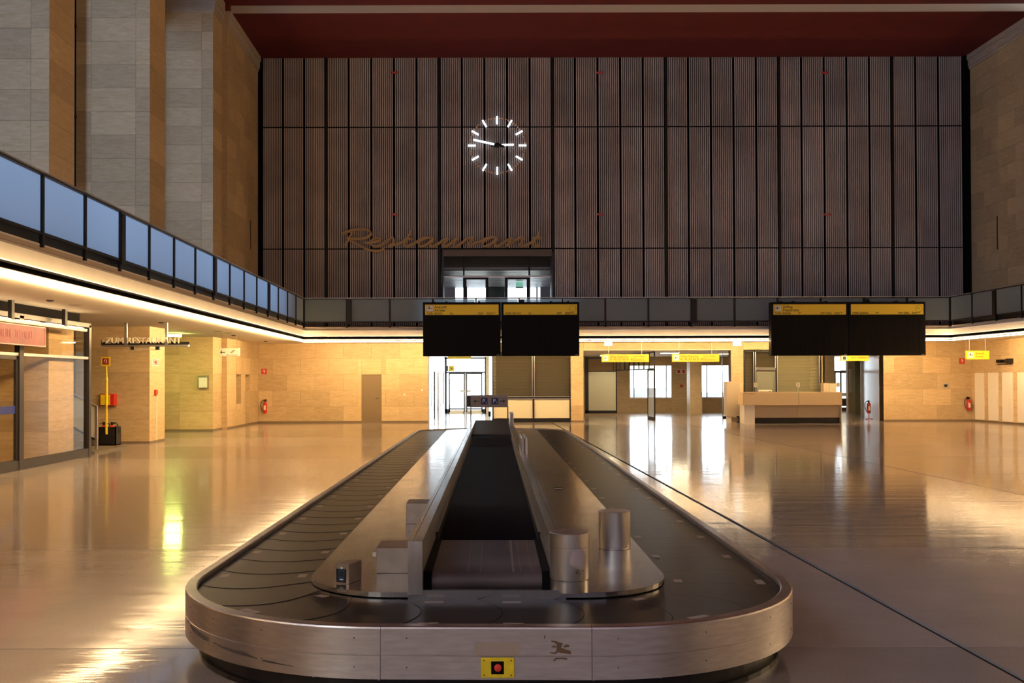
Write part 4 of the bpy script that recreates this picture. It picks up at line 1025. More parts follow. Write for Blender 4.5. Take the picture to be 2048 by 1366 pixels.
B('body', CAB2, X(1453, 42.6), X(1480, 42.6), 42.6, 43.1, .28, 1.75, tc_, .006); B('foot', WHITEP, X(1457, 42.6), X(1463, 42.6), 42.65, 43.05, 0, .28, tc_); B('foot', BLACK, X(1479, 42.6), X(1485, 42.6), 42.6, 43.1, 0, .26, tc_); B('base_board', CAB, X(1463, 42.6), X(1479, 42.6), 42.8, 43.0, .04, .2, tc_)
B('side_shelf', CAB, X(1480, 42.6), X(1490, 42.6), 42.6, 43.1, .76, .8, tc_); B('side_panel', CAB, X(1480, 42.6)+.01, X(1487, 42.6), 42.7, 42.75, .3, 1.7, tc_)
cb2 = thing('counter_cabinet', 'grey green cabinet standing behind the right end of the counter', 'cabinet', (X(1660, 42.9), 42.9, 0))
B('body', CAB2, X(1647, 42.9), X(1658, 42.9), 42.9, 43.3, 0, 1.68, cb2); B('front', FROSTP, X(1658, 42.9)+.01, X(1673, 42.9), 42.9, 43.3, .0, 1.66, cb2)

# ------------------------------------------------------------------ left side: shop, stairs, signs
SX = -9.48; SY1 = 24.5
sh = thing('shop_window', 'dark framed glass shop front at the left edge', 'window', (SX, 20, 0))
B('base_rail', DARKM, SX-.05, SX+.05, 19.0, SY1, 0, .20, sh); 
B('head_rail', DARKM, SX-.06, SX+.06, 15, SY1+.02, 3.16, 3.26, sh); B('dark_fascia', BLACKM, SX-.25, SX-.02, 15, SY1-.5, 3.22, SOF, sh)
B('corner_post', DARKM, SX-.08, SX+.06, SY1-.10, SY1+.04, 0, 3.22, sh)
yp = -SX*F/(CX-38); B('wide_post', DARKM, SX-.05, SX+.06, yp-.10, yp+.10, 0, 3.22, sh)
B('transom_rail', ALU, SX-.04, SX+.04, 15, SY1, 2.38, 2.44, sh)
B('glass_pane', GLD, SX-.004, SX+.004, yp+.1, SY1-.1, .2, 2.38, sh); B('glass_pane', GLD, SX-.004, SX+.004, yp+.1, SY1-.1, 2.44, 3.16, sh); B('glass_pane', GLD, SX-.004, SX+.004, 15, yp-.1, 2.44, 3.16, sh)
B('end_glass', GLD, -11.8, SX-.08, SY1-.03, SY1-.02, .1, 3.2, sh)
ds = B('door_leaf', DARKM, SX-.03, SX+.03, yp-.18, yp-.12, .1, 2.36, sh); B('door_rail', DARKM, SX-.03, SX+.03, 17, yp-.12, .05, .22, ds); B('door_rail', DARKM, SX-.03, SX+.03, 17, yp-.12, 2.3, 2.37, ds); B('door_glass', GLD, SX-.004, SX+.004, 17, yp-.15, .22, 2.3, ds); B('door_sticker', BLUEP, SX+.006, SX+.01, 19.6, 20.9, 1.18, 1.34, ds)
# shop interior
sw = struct(B('wall_shop', CAB2, -11.78, -11.7, 15, 22.4, 0, SOF))
tag(B('brown_cabinet', WOODB, -11.6, -10.1, 24.05, 24.4, 2.4, 3.2), 'orange brown panel behind the shop glass, above eye level', 'panel')
hl = thing('hanging_luminaire', 'cream hanging light bar on black rods over the shop front', 'lamp', (-9.22, 20, 3.05))
B('light_bar', CREAM, -9.30, -9.16, 16, 23.6, 3.02, 3.08, hl); B('light_tube', LAMPS, -9.28, -9.2, 16, 19.9, 3.082, 3.096, hl); B('light_tube', LAMPS, -9.28, -9.2, 20.1, 23.5, 3.082, 3.096, hl)
for px in (22, 129): yq = 9.23*F/(CX-px); B('hanger_rod', BLACK, -9.27, -9.19, yq-.06, yq+.06, 3.08, SOF, hl)
y1_ = 9.25*F/(CX-83)
ps = thing('shop_sign', 'pink red sign board hanging in front of the shop', 'sign', (-9.22, 19, 2.6))
B('sign_face', PINKP, -9.28, -9.18, 15.5, y1_, 2.60, 2.98, ps); B('sign_frame', simple('pink_frame', (.6, .3, .3), .5), -9.29, -9.17, 15.5, y1_+.02, 2.98, 3.0, ps); B('sign_frame', bpy.data.materials['pink_frame'], -9.29, -9.17, 15.5, y1_+.02, 2.58, 2.60, ps); B('sign_frame', bpy.data.materials['pink_frame'], -9.29, -9.17, y1_, y1_+.02, 2.6, 2.98, ps)
m = MB(); random.seed(3)
for (a_, b_) in ((19.15, 19.75), (19.95, 20.75)):
    q = a_
    while q < b_: w_ = random.uniform(.05, .12); m.box(-9.179, -9.176, q, q+w_*.7, 2.72+random.uniform(-.02, .02), 2.86+random.uniform(-.03, .04)); q += w_
m.build('faded_lettering', simple('faded_ink', (.20, .05, .07), .6), ps)['kind'] = 'stuff'

st = thing('staircase', 'dark staircase with glass balustrade rising behind the shop', 'stairs', (-10.5, 26, 0))
for k in range(7):
    B('step', simple('stair_stone', (.12, .10, .08), .5) if k == 0 else bpy.data.materials['stair_stone'], -10.85-.16*(k+1), -10.85-.16*k+.02, 26.6, 28.9, 0 if k == 0 else .17*k-.02, .17*(k+1), st)
B('floor_step', bpy.data.materials['stair_stone'], -11.6, -9.62, 25.3, 27.6, 0, .05, st)
MB().tube([(-9.95, 26.3, 1.18), (-11.6, 26.3, 2.05)], .03, 8).build('handrail', ALU, st)
MB().tube([(-9.95, 26.3, .28), (-11.6, 26.3, 1.2)], .03, 6).build('stair_string', BLACK, st)
B('newel_post', ALU, -9.99, -9.93, 26.27, 26.33, 0.05, 1.18, st)
MB().add([(-9.99, 26.3, .32), (-11.55, 26.3, 1.2), (-11.55, 26.3, 1.98), (-9.99, 26.3, 1.12)], [(0, 1, 2, 3)]).build('glass_infill', FROSTW, st)

Yz = 27.6
zs = thing('neon_sign', 'hanging sign of pale neon letters reading ZUM RESTAURANT', 'sign', (X(290, Yz), Yz, 3))
a = at(290, 691, Yz); x0, x1 = X(205, Yz), X(377, Yz)
B('sign_tray', ALU, x0, x1, Yz-.05, Yz+.12, a.z-.03, a.z+.02, zs); B('tray_shadow', BLACK, x0, x1, Yz+.06, Yz+.08, a.z+.02, a.z+.10, zs)
B('tray_end', BLACK, x0-.02, x0, Yz-.05, Yz+.12, a.z-.0, a.z+.16, zs)
text('ZUM RESTAURANT', (x0+.08, Yz-.02, a.z+.06), .24, WHITEP, zs, 'neon_letters', ext=.03, sx=1.02)
for px in (251, 332): q = X(px, Yz); B('hanger_rod', ALU, q-.035, q+.035, Yz, Yz+.06, a.z+.02, SOF, zs)
for px in (265, 315): q = X(px, Yz); B('transformer_box', BLACK, q-.05, q+.05, Yz-.03, Yz+.05, a.z-.12, a.z-.03, zs)
az = at(280, 698.5, Yz).z; xl_ = X(246, Yz); xr_ = X(322, Yz)
MB().tube([(xr_, Yz, az+.02), (xl_+.14, Yz, az+.02), (xl_+.14, Yz, az+.055), (xl_, Yz, az), (xl_+.14, Yz, az-.055), (xl_+.14, Yz, az-.02), (xr_, Yz, az-.02)], .007, 5).build('neon_arrow', WHITEP, zs)
for px in (265, 315): q = X(px, Yz); MB().tube([(q, Yz, a.z-.12), (q, Yz, az+.02)], .004, 4).build('arrow_wire', DARKM, zs)

Yf = 28.04
fs = thing('fire_point_post', 'yellow pole with red hose sign and extinguisher box', 'sign', (X(213, Yf), Yf, 0))
xp = X(213, Yf)
MB().tube([(xp, Yf, .35), (xp, Yf, 1.95)], .035, 8).build('pole', YELP, fs); MB().tube([(xp, Yf, 1.95), (xp, Yf, 2.42)], .02, 8).build('pole_top', YELP, fs)
p = at(211.5, 723, Yf-.04); B('sign_border', YELP, p.x-.13, p.x+.13, Yf-.06, Yf-.04, p.z-.13, p.z+.13, fs); B('sign_face', simple('dark_red_sign', (.28, .02, .02), .5), p.x-.09, p.x+.09, Yf-.066, Yf-.06, p.z-.09, p.z+.09, fs)
pts = [Vector((p.x+.035*cos(a_), Yf-.07, p.z+.05*sin(a_))) for a_ in [pi*1.1-q*pi*1.5/10 for q in range(11)]]; MB().tube(pts, .006, 5).build('hose_symbol', WPRINT, fs)
bx_ = thing('fire_blanket_box', 'red wall box with yellow front behind the yellow pole', 'box', tuple(at(216, 800, 29.4)))
p = at(216, 799.5, 29.35); B('box_body', REDP, p.x-.20, p.x+.22, 29.25, 29.5, p.z-.175, p.z+.175, bx_, .01); B('box_front', YELP, p.x-.18, p.x+.10, 29.24, 29.25, p.z-.15, p.z+.15, bx_)
bb = thing('extinguisher_box', 'black floor box holding two fire extinguishers beside the stairs', 'box', (X(222, 28.3), 28.3, 0))
x0, x1 = X(203, 28.3), X(237, 28.3)
m = MB(); 
for q in (x0, x1-.03): m.box(q, q+.03, 28.1, 28.5, .03, .55)
m.box(x0, x1, 28.1, 28.13, .03, .55); m.box(x0, x1, 28.47, 28.5, .03, .55); m.box(x0, x1, 28.1, 28.5, 0.03, .06); m.build('box_body', BLACK, bb)
for k, px in enumerate((208, 224)):
    extinguisher((X(px, 28.3), 28.3, .10), 'red fire extinguisher standing in the black box, %s one' % ('left' if k == 0 else 'right'), False, pi)
# signs on the middle pillar side
yq = -XP*F/(CX-310.5)
t = thing('fire_alarm_sign', 'square red and white sign on the lit side of the middle pillar', 'sign', (XP, yq, 2.4)); pz = CH+(CY-723)*yq/F
B('sign_plate', WPRINT, XP, XP+.012, yq-.30, yq+.30, pz-.10, pz+.10, t); B('sign_symbol', REDP, XP+.012, XP+.014, yq-.24, yq+.24, pz-.08, pz+.08, t); B('sign_centre', WPRINT, XP+.014, XP+.016, yq-.19, yq+.19, pz-.06, pz+.06, t)
MB().lathe([(.001, 0), (.05, 0), (.05, .004), (.02, .004), (.001, .004)], Matrix.Translation((XP+.016, yq, pz)) @ Matrix.Diagonal((1, 3, 1, 1)) @ Matrix.Rotation(pi/2, 4, 'Y'), 16).build('button_symbol', REDP, t)
pz = CH-(783-CY)*yq/F; tag(B('fire_call_point', REDP, XP, XP+.05, yq-.10, yq+.10, pz-.08, pz+.08), 'slim red call point on the lit side of the middle pillar', 'alarm')
tag(B('cable_conduit', WHITEP, XP, XP+.02, yq+.06, yq+.12, .05, pz-.08), 'thin pale conduit running down from the slim call point', 'cable')
# notice on far pillar front, greenish lamp
p = at(407, 763.5, 36.6); t = thing('notice_case', 'small white notice case on the greenish pillar face', 'notice', tuple(p)); B('case', ALU, p.x-.17, p.x+.17, 36.52, 36.664, p.z-.23, p.z+.23, t); B('paper', WHITEG, p.x-.15, p.x+.15, 36.51, 36.52, p.z-.21, p.z+.15, t)
gt_ = thing('tube_lamp', 'greenish ceiling tube lamp behind the neon sign', 'lamp', (-10.9, 34, SOF)); B('lamp_body', WHITEG, X(331, 34), X(361, 34), 33.8, 34.2, SOF-.05, SOF, gt_); B('tube', LAMPY, X(331, 34)+.02, X(361, 34)-.02, 33.82, 34.18, SOF-.10, SOF-.05, gt_)
# small ceiling discs
for k, (px, py) in enumerate(((100, 598), (151, 608), (322, 643), (436, 661), (457, 664.5), (467, 669), (531, 681))):
    Yq = (SOF-CH)*F/(CY-py); r = .16 if k in (1, 3, 4) else .09
    t = thing('smoke_detector', 'round detector on the left soffit, number %s from the camera' % ['one, small', 'two, wide', 'three, small', 'four, wide', 'five, wide', 'six, small', 'seven, small'][k], 'detector', (X(px, Yq), Yq, SOF), group='detectors on the left soffit')
    MB().lathe([(.001, -.03 if r < .1 else -.012), (r*.6, -.03 if r < .1 else -.012), (r, 0)], Matrix.Translation((X(px, Yq), Yq, SOF)), 16).build('housing', CAB2 if r > .1 else DARKM, t)
# slit and small plate on upper right/left end walls
tag(B('wall_slot', BLACK, XR-.012, XR, 41.2, 41.26, 7.2, 8.6), 'narrow dark vertical slot high on the right end wall', 'slot')
tag(B('wall_slot', BLACK, XL, XL+.012, 41.9, 42.0, 7.4, 8.6), 'narrow dark vertical slot high on the left end wall', 'slot')

# ------------------------------------------------------------------ baggage carousel
AX = math.atan(.0200); V0 = 5.66
CM = Matrix.Translation((-.05+.0205*V0, V0, 0)) @ Matrix.Rotation(-AX, 4, 'Z')   # local u = across, v = along
cr = thing('baggage_carousel', 'long oval steel baggage carousel with black rubber plates', 'carousel', tuple(CM.translation), -AX)
HW = 2.11; LEN = 23.3; RAD = 1.50
def rrect(inset, n=14):
    """ordered points of the rounded rectangle (counterclockwise from above, starting front middle), local coords"""
    r = max(RAD-inset, .02); x1 = HW-inset; y0 = inset; y1 = LEN-inset; pts = []
    def arc(cx_, cy_, a0):
        for k in range(n+1):
            a = a0+pi/2*k/n; pts.append((cx_+r*cos(a), cy_+r*sin(a)))
    arc(x1-r, y0+r, -pi/2); arc(x1-r, y1-r, 0); arc(-x1+r, y1-r, pi/2); arc(-x1+r, y0+r, pi)
    return pts
class Path:
    def __init__(s, inset):
        r = RAD-inset; x1 = HW-inset; y0 = inset; y1 = LEN-inset
        s.segs = []  # start at front middle going +u
        fl = 2*(x1-r); sl = (y1-y0)-2*r; ar = pi/2*r
        s.r = r; s.x1 = x1; s.y0 = y0; s.y1 = y1
        s.L = [fl/2, ar, sl, ar, fl, ar, sl, ar, fl/2]; s.total = sum(s.L)
    def at(s, t):
        t %= s.total; r, x1, y0, y1 = s.r, s.x1, s.y0, s.y1; i = 0
        while t > s.L[i] and i < 8: t -= s.L[i]; i += 1
        a = t/r
        if i == 0: return (t, y0), (1, 0)
        if i == 1: return (x1-r+r*sin(a), y0+r-r*cos(a)), (cos(a), sin(a))
        if i == 2: return (x1, y0+r+t), (0, 1)
        if i == 3: return (x1-r+r*cos(a), y1-r+r*sin(a)), (-sin(a), cos(a))
        if i == 4: return (x1-r-t, y1), (-1, 0)
        if i == 5: return (-x1+r-r*sin(a), y1-r+r*cos(a)), (-cos(a), -sin(a))
        if i == 6: return (-x1, y1-r-t), (0, -1)
        if i == 7: return (-x1+r-r*cos(a), y0+r-r*sin(a)), (sin(a), -cos(a))
        return (-x1+r+t, y0), (1, 0)
PO = Path(0.0)
def sweep_path(name, prof, t0, t1, mat, parent, step=.12, smooth=True):
    """prof: (inward offset, z)"""
    n = max(2, int((t1-t0)/step)+1); vs = []; k = len(prof)
    ts = [t0+(t1-t0)*i/n for i in range(n+1)]
    for t in ts:
        (x, y), (tx, ty) = PO.at(t); nx, ny_ = -ty, tx    # inward normal (left of travel)
        for (o, z) in prof: vs.append((x+nx*o, y+ny_*o, z))
    m = MB()
    for j in range(k-1):
        m.add([v for i in range(n+1) for v in (vs[i*k+j], vs[i*k+j+1])], [(2*i, 2*i+2, 2*i+3, 2*i+1) for i in range(n)], smooth)
    m.add([vs[j] for j in range(k)]+[vs[n*k+j] for j in range(k)], [tuple(range(k)), tuple(reversed(range(k, 2*k)))])
    return m.build(name, mat, parent, CM)
zr = .45
rim_prof = [(.012, .148), (.0, .152), (.0, .284), (.003, .286), (.003, .290), (.0, .292), (.0, zr-.012), (.004, zr-.003), (.012, zr), (.07, zr+.002), (.078, zr-.004), (.078, zr-.05), (.012, .15)]
Lf = PO.L
seams = [-.60, .60]
t = .60; marks = [.60]
tot = PO.total
stops = [.60, Lf[0]+Lf[1]*1.0]
q = Lf[0]+Lf[1]
while q+2.55 < Lf[0]+Lf[1]+Lf[2]-.5: q += 2.55; stops.append(q)
stops.append(Lf[0]+Lf[1]+Lf[2])
q2 = sum(Lf[:4]); stops += [q2, q2+Lf[4]+Lf[5]]; q = q2+Lf[4]+Lf[5]
while q+2.55 < sum(Lf[:7])-.5: q += 2.55; stops.append(q)
stops += [sum(Lf[:7]), tot-.60]
stops = sorted(set(round(s_, 3) for s_ in stops))
sweep_path('rim_panel', rim_prof, -.60+.0015+tot, .60-.0015+tot, STEEL_RIM, cr)
for a, b in zip(stops[:-1], stops[1:]):
    if b-a > .3: sweep_path('rim_panel', rim_prof, a+.0015, b-.0015, STEEL_RIM, cr)
# rim backing and kick plate
m = MB(); m.prism([CM @ Vector((x, y, 0)) for (x, y) in rrect(.12)], 0.0, .16); m.build('kick_plate', BLACK, cr)
m = MB(); m.prism([CM @ Vector((x, y, 0)) for (x, y) in rrect(.03)], .16, zr-.06); m.build('chassis', BLACKM, cr)
m = MB(); m.prism([CM @ Vector((x, y, 0)) for (x, y) in rrect(.09)], 0.0, .03); m.build('floor_seal', RUBBER, cr)
for tt in (-2.35, -1.75, -1.05, -.62, .62, 1.05, 1.8, 2.4):
    (x, y), (tx, ty) = PO.at(tt); nx, ny_ = -ty, tx
    MB().sphere(CM @ Vector((x+nx*.115, y+ny_*.115, .12)), .011, 8).build('bolt', ALU, cr)
for tt in (-3.0, -2.6, -2.2, -1.8, -1.35, -.75, -.45, .75, 1.3, 1.9, 2.35, 2.8):
    for z_ in (.22, .385):
        (x, y), (tx, ty) = PO.at(tt); MB().sphere(CM @ Vector((x, y, z_)), .0042, 6).build('rivet', DARKM, cr)
# rubber plates
BI, BO = .855, .085            # inner / outer inset of the belt
PB = Path((BI+BO)/2); bw = BI-BO-.0
npl = int(PB.total/.5); stp = PB.total/npl; zb = zr-.030
for i in range(npl):
    t0 = i*stp; t1 = t0+stp*1.02; m = MB(); vs = []; NW, NL = 10, 4
    for a in range(NL+1):
        f = a/NL
        for w_ in range(NW+1):
            lat = -bw/2+bw*w_/NW
            off = .17*(1-(2*lat/bw)**2)
            (x, y), (tx, ty) = PB.at(t0+(t1-t0)*f+off-.08); nx, ny_ = -ty, tx
            vs.append((x+nx*lat, y+ny_*lat, zb+.002*f))
    n0 = NW+1
    m.add(vs, [(a*n0+w_, a*n0+w_+1, (a+1)*n0+w_+1, (a+1)*n0+w_) for a in range(NL) for w_ in range(NW)])
    lip = [vs[NL*n0+w_] for w_ in range(n0)]
    m.add(lip+[(p_[0], p_[1], p_[2]-.0035) for p_ in lip], [(w_+1, w_, w_+n0, w_+n0+1) for w_ in range(NW)])
    nf = len(m.f)
    sm_ = [vs[(NL-1)*n0+w_] for w_ in range(n0)]
    def mix(w_, f): a_, b_ = Vector(vs[(NL-1)*n0+w_]), Vector(vs[NL*n0+w_]); q_ = a_.lerp(b_, f); return (q_.x, q_.y, q_.z+.0008)
    m.add([mix(w_, .97) for w_ in range(n0)]+[mix(w_, 1.0) for w_ in range(n0)], [(w_, w_+1, w_+n0+1, w_+n0) for w_ in range(NW)])
    o = m.build('belt_plate', RUBBER, cr, CM); o.data.materials.append(BLACKM)
    for fi in range(nf, len(m.f)): o.data.polygons[fi].material_index = 1
    if i % 2 == 0:
        for lat0 in (-bw/2+.07, bw/2-.13):
            m = MB(); vs = []
            for (dt, dl) in ((.12, 0), (.12, .06), (.24, .06), (.24, 0)):
                (x, y), (tx, ty) = PB.at(t0+dt-.02); nx, ny_ = -ty, tx; la = lat0+dl; off_ = .17*(1-(2*la/bw)**2); f_ = (dt+.06-off_)/stp; vs.append((x+nx*la, y+ny_*la, zb+.002*f_+.0009))
            m.add(vs, [(0, 3, 2, 1)]); q = m.build('moulded_mark', MARK, o, CM)
B2 = MB(); B2.prism([CM @ Vector((x, y, 0)) for (x, y) in rrect(.08)], zb-.05, zb-.012); B2.build('belt_bed', BLACKM, cr)
# deck plates inside the belt
IN = .855; DR = RAD-IN; dz0, dz1 = zr-.02, zr+.012
IW = HW-IN; CI, CO = .42, .515     # chute inner / outer half width
def quarter(cx_, cy_, a0, n=12): return [(cx_+DR*cos(a0+pi/2*k/n), cy_+DR*sin(a0+pi/2*k/n)) for k in range(n+1)]
def deck(poly): 
    m = MB(); m.prism([CM @ Vector((x, y, 0)) for (x, y) in poly], dz0, dz1); return m.build('deck_plate', STEEL, cr)
yA = IN; yZ = LEN-IN
cuts = [yA+DR, 2.45, 3.75, 5.9, 7.1, 8.9, 10.9, 13.0, 15.2, 17.5, 19.6, yZ-DR]
cuts = sorted(cuts)
g = .0015
for s in (1, -1):
    pl_ = [(CO*s, yA)]+[( s*(IW-DR+DR*sin(pi/2*k/12)), yA+DR-DR*cos(pi/2*k/12)) for k in range(13)]+[(IW*s, cuts[1]-g), (CO*s, cuts[1]-g)]
    pl_ = pl_ if s > 0 else pl_[::-1]
    deck(pl_)
    for a, b in zip(cuts[1:-1], cuts[2:]):
        pp = [(CO*s, a+g), (IW*s, a+g), (IW*s, b-g), (CO*s, b-g)]; deck(pp if s > 0 else pp[::-1])
    pl_ = [(0, yZ-DR+g), (IW*s, yZ-DR+g)]+[(s*(IW-DR+DR*cos(pi/2*k/12)), yZ-DR+DR*sin(pi/2*k/12)) for k in range(13)]+[(0, yZ)]
    deck(pl_ if s > 0 else pl_[::-1])
def cbox(name, mat, u0, u1, v0, v1, z0, z1, par=cr, b=0): return MB().box(u0, u1, v0, v1, z0, z1, CM, b).build(name, mat, par)
VE = 20.3; zw = .80
# front sill of chute
cbox('chute_sill', STEEL, -CO, CO, yA-.01, yA+.05, zr-.03, zr+.03); cbox('chute_sill', STEEL, -CI, CI, yA+.05, yA+.09, zr-.03, zr+.015)
cbox('chute_floor', BLACKM, -CI, CI, yA+.09, VE, zr-.05, zr)
# side walls of the chute with cap segments
for s in (-1, 1):
    a, b = (s*CI, s*CO); vs_ = yA-.012 if s < 0 else 1.10
    cbox('chute_wall', STEEL_V, min(a, b), max(a, b), vs_, VE, zr, zw-.004, cr)
    v = vs_-.002
    for L_ in (1.05, 1.5, 1.95, 2.1, 2.3, 2.3, 2.3, 2.3, 2.3, 2.3):
        v1_ = min(v+L_, VE)
        if v1_-v > .1:
            i0, i1, i2 = s*(CI-.002), s*(CI+.058), s*(CI+.064)
            cbox('wall_cap', STEEL, min(i0, i1), max(i0, i1), v+.0015, v1_-.0015, zw-.004, zw+.002); cbox('wall_cap', STEEL, min(i2, s*(CO+.002)), max(i2, s*(CO+.002)), v+.0015, v1_-.0015, zw-.004, zw+.002)
        v = v1_
    # lower guide strip inside
    i0, i1 = s*(CI-.055), s*CI
    cbox('guide_strip', BLACKM, min(i0, i1), max(i0, i1), yA+.10, 2.3, zr, .585); cbox('guide_strip', DARKM, min(s*(CI-.02), i1), max(s*(CI-.02), i1), 2.35, VE-5, zr, .63)
# front short conveyor with rounded nose
def ramp_belt(name, u, v0, v1, zt0, zt1, r, mat):
    m = MB(); prof = []
    for k in range(9): a = -pi/2-pi*k/8; prof.append((v0+r+r*cos(a) if True else 0, zt0-r+r*sin(a)))
    prof = [(v0+r-r*sin(pi*k/8), zt0-r-r*cos(pi*k/8)) for k in range(9)]+[(v1, zt1), (v1, zt1-2*r)]
    vs = [CM @ Vector((-u, p_[0], p_[1])) for p_ in prof]+[CM @ Vector((u, p_[0], p_[1])) for p_ in prof]
    n = len(prof); m.add(vs, [(i, (i+1) % n, (i+1) % n+n, i+n) for i in range(n)][::1], True); m.add(vs, [tuple(range(n)), tuple(reversed(range(n, 2*n)))])
    return m.build(name, mat, cr)
ramp_belt('front_belt', .365, yA+.09, 2.22, .565, .585, .055, RUBBER2)
for (u0, u1) in ((-.13, -.124), (-.045, -.04), (.17, .185), (.225, .23), (.30, .304)):
    m = MB(); vs = [CM @ Vector(p_) for p_ in ((u0, yA+.16, .5668), (u1, yA+.16, .5668), (u1, 2.21, .5862), (u0, 2.21, .5862))]; m.add(vs, [(0, 1, 2, 3)]); m.build('worn_streak', simple('worn_streak', (.20, .15, .14), .6) if 'worn_streak' not in bpy.data.materials else bpy.data.materials['worn_streak'], cr)
ramp_belt('long_belt', .40, 2.27, 15.6, .545, .66, .05, DARKBELT)
m = MB(); vs = [CM @ Vector(p_) for p_ in ((-.42, 15.4, .62), (.42, 15.4, .62), (.42, 15.4, .70), (-.42, 15.4, .70), (.42, VE, .80), (-.42, VE, .80), (-.42, VE, .70), (.42, VE, .70))]
m.add(vs, [(0, 1, 2, 3), (3, 2, 4, 5), (5, 4, 7, 6), (0, 6, 7, 1), (0, 3, 5, 6), (1, 7, 4, 2)]); m.build('end_hood', simple('hood_rubber', (.018, .013, .010), .5), cr)
# boxes on the deck
zd = dz1
b1 = MB(); Mb = CM @ Matrix.Translation((-.96, 1.20, 0)) @ Matrix.Rotation(R(-22), 4, 'Z')
sb = b1.box(-.052, .052, -.075, .10, zd, zd+.135, Mb, .003).build('switch_box', STEELB, cr)
MB().box(-.046, .030, -.078, -.070, zd+.008, zd+.10, Mb).build('switch_recess', BLACK, sb); MB().box(-.025, .022, -.083, -.078, zd+.02, zd+.095, Mb).build('switch_unit', simple('dark_blue_plastic', (.02, .05, .09), .3), sb)
MB().box(-.014, .012, -.086, -.083, zd+.05, zd+.085, Mb).build('switch_key', INK, sb); MB().box(-.012, .004, -.079, -.074, zd+.102, zd+.113, Mb).build('switch_tag', WPRINT, sb)
MB().box(-.012, .012, -.087, -.083, zd+.028, zd+.034, Mb).build('switch_print', WPRINT, sb)
cbox('housing_box', STEELB, -.80, -CO-.002, 1.50, 1.82, zd, zd+.185, cr, .003); cbox('housing_box', STEELB, -.80, -CO-.002, 3.95, 4.28, zd, zd+.20, cr, .003)
cbox('tape_scrap', WHITEP, -.826, -.80, 1.50, 1.502, zd+.12, zd+.15)
def post(uc, vc, r, h, ring, name='steel_cylinder'):
    c = CM @ Vector((uc, vc, zd)); c = Matrix.Translation(c)
    prof = [(r-.004, 0), (r-.004, .002)]
    if ring: prof = [(r-.004, 0), (r-.004, .075), (r-.010, .078), (r-.010, .082), (r, .084), (r, h-.003), (r-.003, h), (.001, h)]
    else: prof = [(r-.006, 0), (r-.006, .008), (r, .012), (r, h-.003), (r-.003, h), (.001, h)]
    m = MB()
    for j_ in range(len(prof)-1): m.lathe(prof[j_:j_+2], c, 64)
    return m.build(name, STEEL_V, cr), c
o, c = post(.545, .945, .130, .385, True)
MB().lathe([(.032, 0), (.036, .003), (.040, 0)], c @ Matrix.Translation((-.005, .0, .3845)), 20).build('lock_ring', ALU, o)
MB().lathe([(.1305, .292), (.1305, .2935)], c, 40).build('scored_line', DARKM, o)
# round sticker wrapped on the cylinder
m = MB(); vs = []; n = 28; nr_ = 4
for j_ in range(1, nr_+1):
    for k in range(n):
        a = 2*pi*k/n; q_ = .064*j_/nr_; th = R(24)+q_*cos(a)/.131; vs.append(c @ Vector((.1313*sin(th), -.1313*cos(th), .226+q_*sin(a))))
fs_ = [tuple(range(n))]+[(j_*n+k, (j_+1)*n+k, (j_+1)*n+(k+1) % n, j_*n+(k+1) % n) for j_ in range(nr_-1) for k in range(n)]
m.add(vs, fs_); m.build('round_sticker', simple('faded_sticker', (.42, .34, .33), .6), o)
m = MB()
random.seed(5)
for k in range(22):
    th = R(26+random.uniform(-12, 12)); z_ = .135+random.uniform(-.012, .02); w_ = random.uniform(.001, .004)
    m.sphere(c @ Vector((.1305*sin(th), -.1305*cos(th), z_)), w_, 6)
m.build('glue_specks', INK, o)
o, c = post(1.05, 2.65, .130, .300, False)
# upright guide blocks and vents on the right
for (uc, vc, zb_, zt_) in ((.50, 9.6, zw, 1.0), (.50, 19.7, zw, 1.02)):
    b_ = cbox('guide_block', STEEL_V, uc-.045, uc-.002, vc-.6, vc+.6, zb_-.3 if vc < 12 else zb_-.05, zt_, cr, .012); cbox('guide_block_side', STEEL_V, uc+.002, uc+.045, vc-.6, vc+.6, zb_-.3 if vc < 12 else zb_-.05, zt_, b_, .012)
for k in range(3): cbox('vent_slot', BLACK if k != 1 else ALU, .82, .92, 6.95+k*.11, 7.0+k*.11, zd, zd+.002)
# front face details (local front plane v=0)
def fpt(px, py):
    s = F/V0; return ((px-CX)/s-CM.translation.x, CH-(py-CY)/s)
def fbox(name, mat, px0, px1, py0, py1, d0, d1, par=cr, b=0):
    u0, z1_ = fpt(px0, py0); u1, z0_ = fpt(px1, py1); return cbox(name, mat, u0, u1, -d1, -d0, z0_, z1_, par, b)
es = fbox('emergency_stop', YELP, 960, 1027, 1312.5, 1353, .0, .012, cr, .004)
fbox('stop_recess', BLACKM, 980.5, 1006, 1319.5, 1345, .012, .0125, es)
u_, z_ = fpt(994, 1331); M_ = CM @ Matrix.Translation((u_, -.012, z_)) @ Matrix.Rotation(pi/2, 4, 'X')
MB().lathe([(.014, 0), (.014, .008), (.021, .009), (.021, .018), (.016, .022), (.001, .022)], M_, 24).build('stop_button', simple('red_button', (.75, .05, .02), .4), es)
for (px, py) in ((966.5, 1318), (1020.5, 1318), (966.5, 1347), (1020.5, 1347)):
    u_, z_ = fpt(px, py); MB().lathe([(.001, .001), (.004, .001), (.004, 0)], CM @ Matrix.Translation((u_, -.012, z_)) @ Matrix.Rotation(pi/2, 4, 'X'), 10).build('screw', DARKM, es)
fbox('tape_patch', simple('beige_tape', (.36, .28, .22), .6), 948, 1037, 1283, 1309, .0, .0012)
RES = simple('glue_residue', (.14, .075, .035), .7)
def residue(pts, mat=RES, name='glue_residue'):
    m = MB(); vs = []
    for (x, y) in pts:
        u_, z_ = fpt(900+x/6.0235, 1230+y/6.0235); vs.append(CM @ Vector((u_, -.0012, z_)))
    m.add(vs, [tuple(reversed(range(len(vs))))]); return m.build(name, mat, cr)
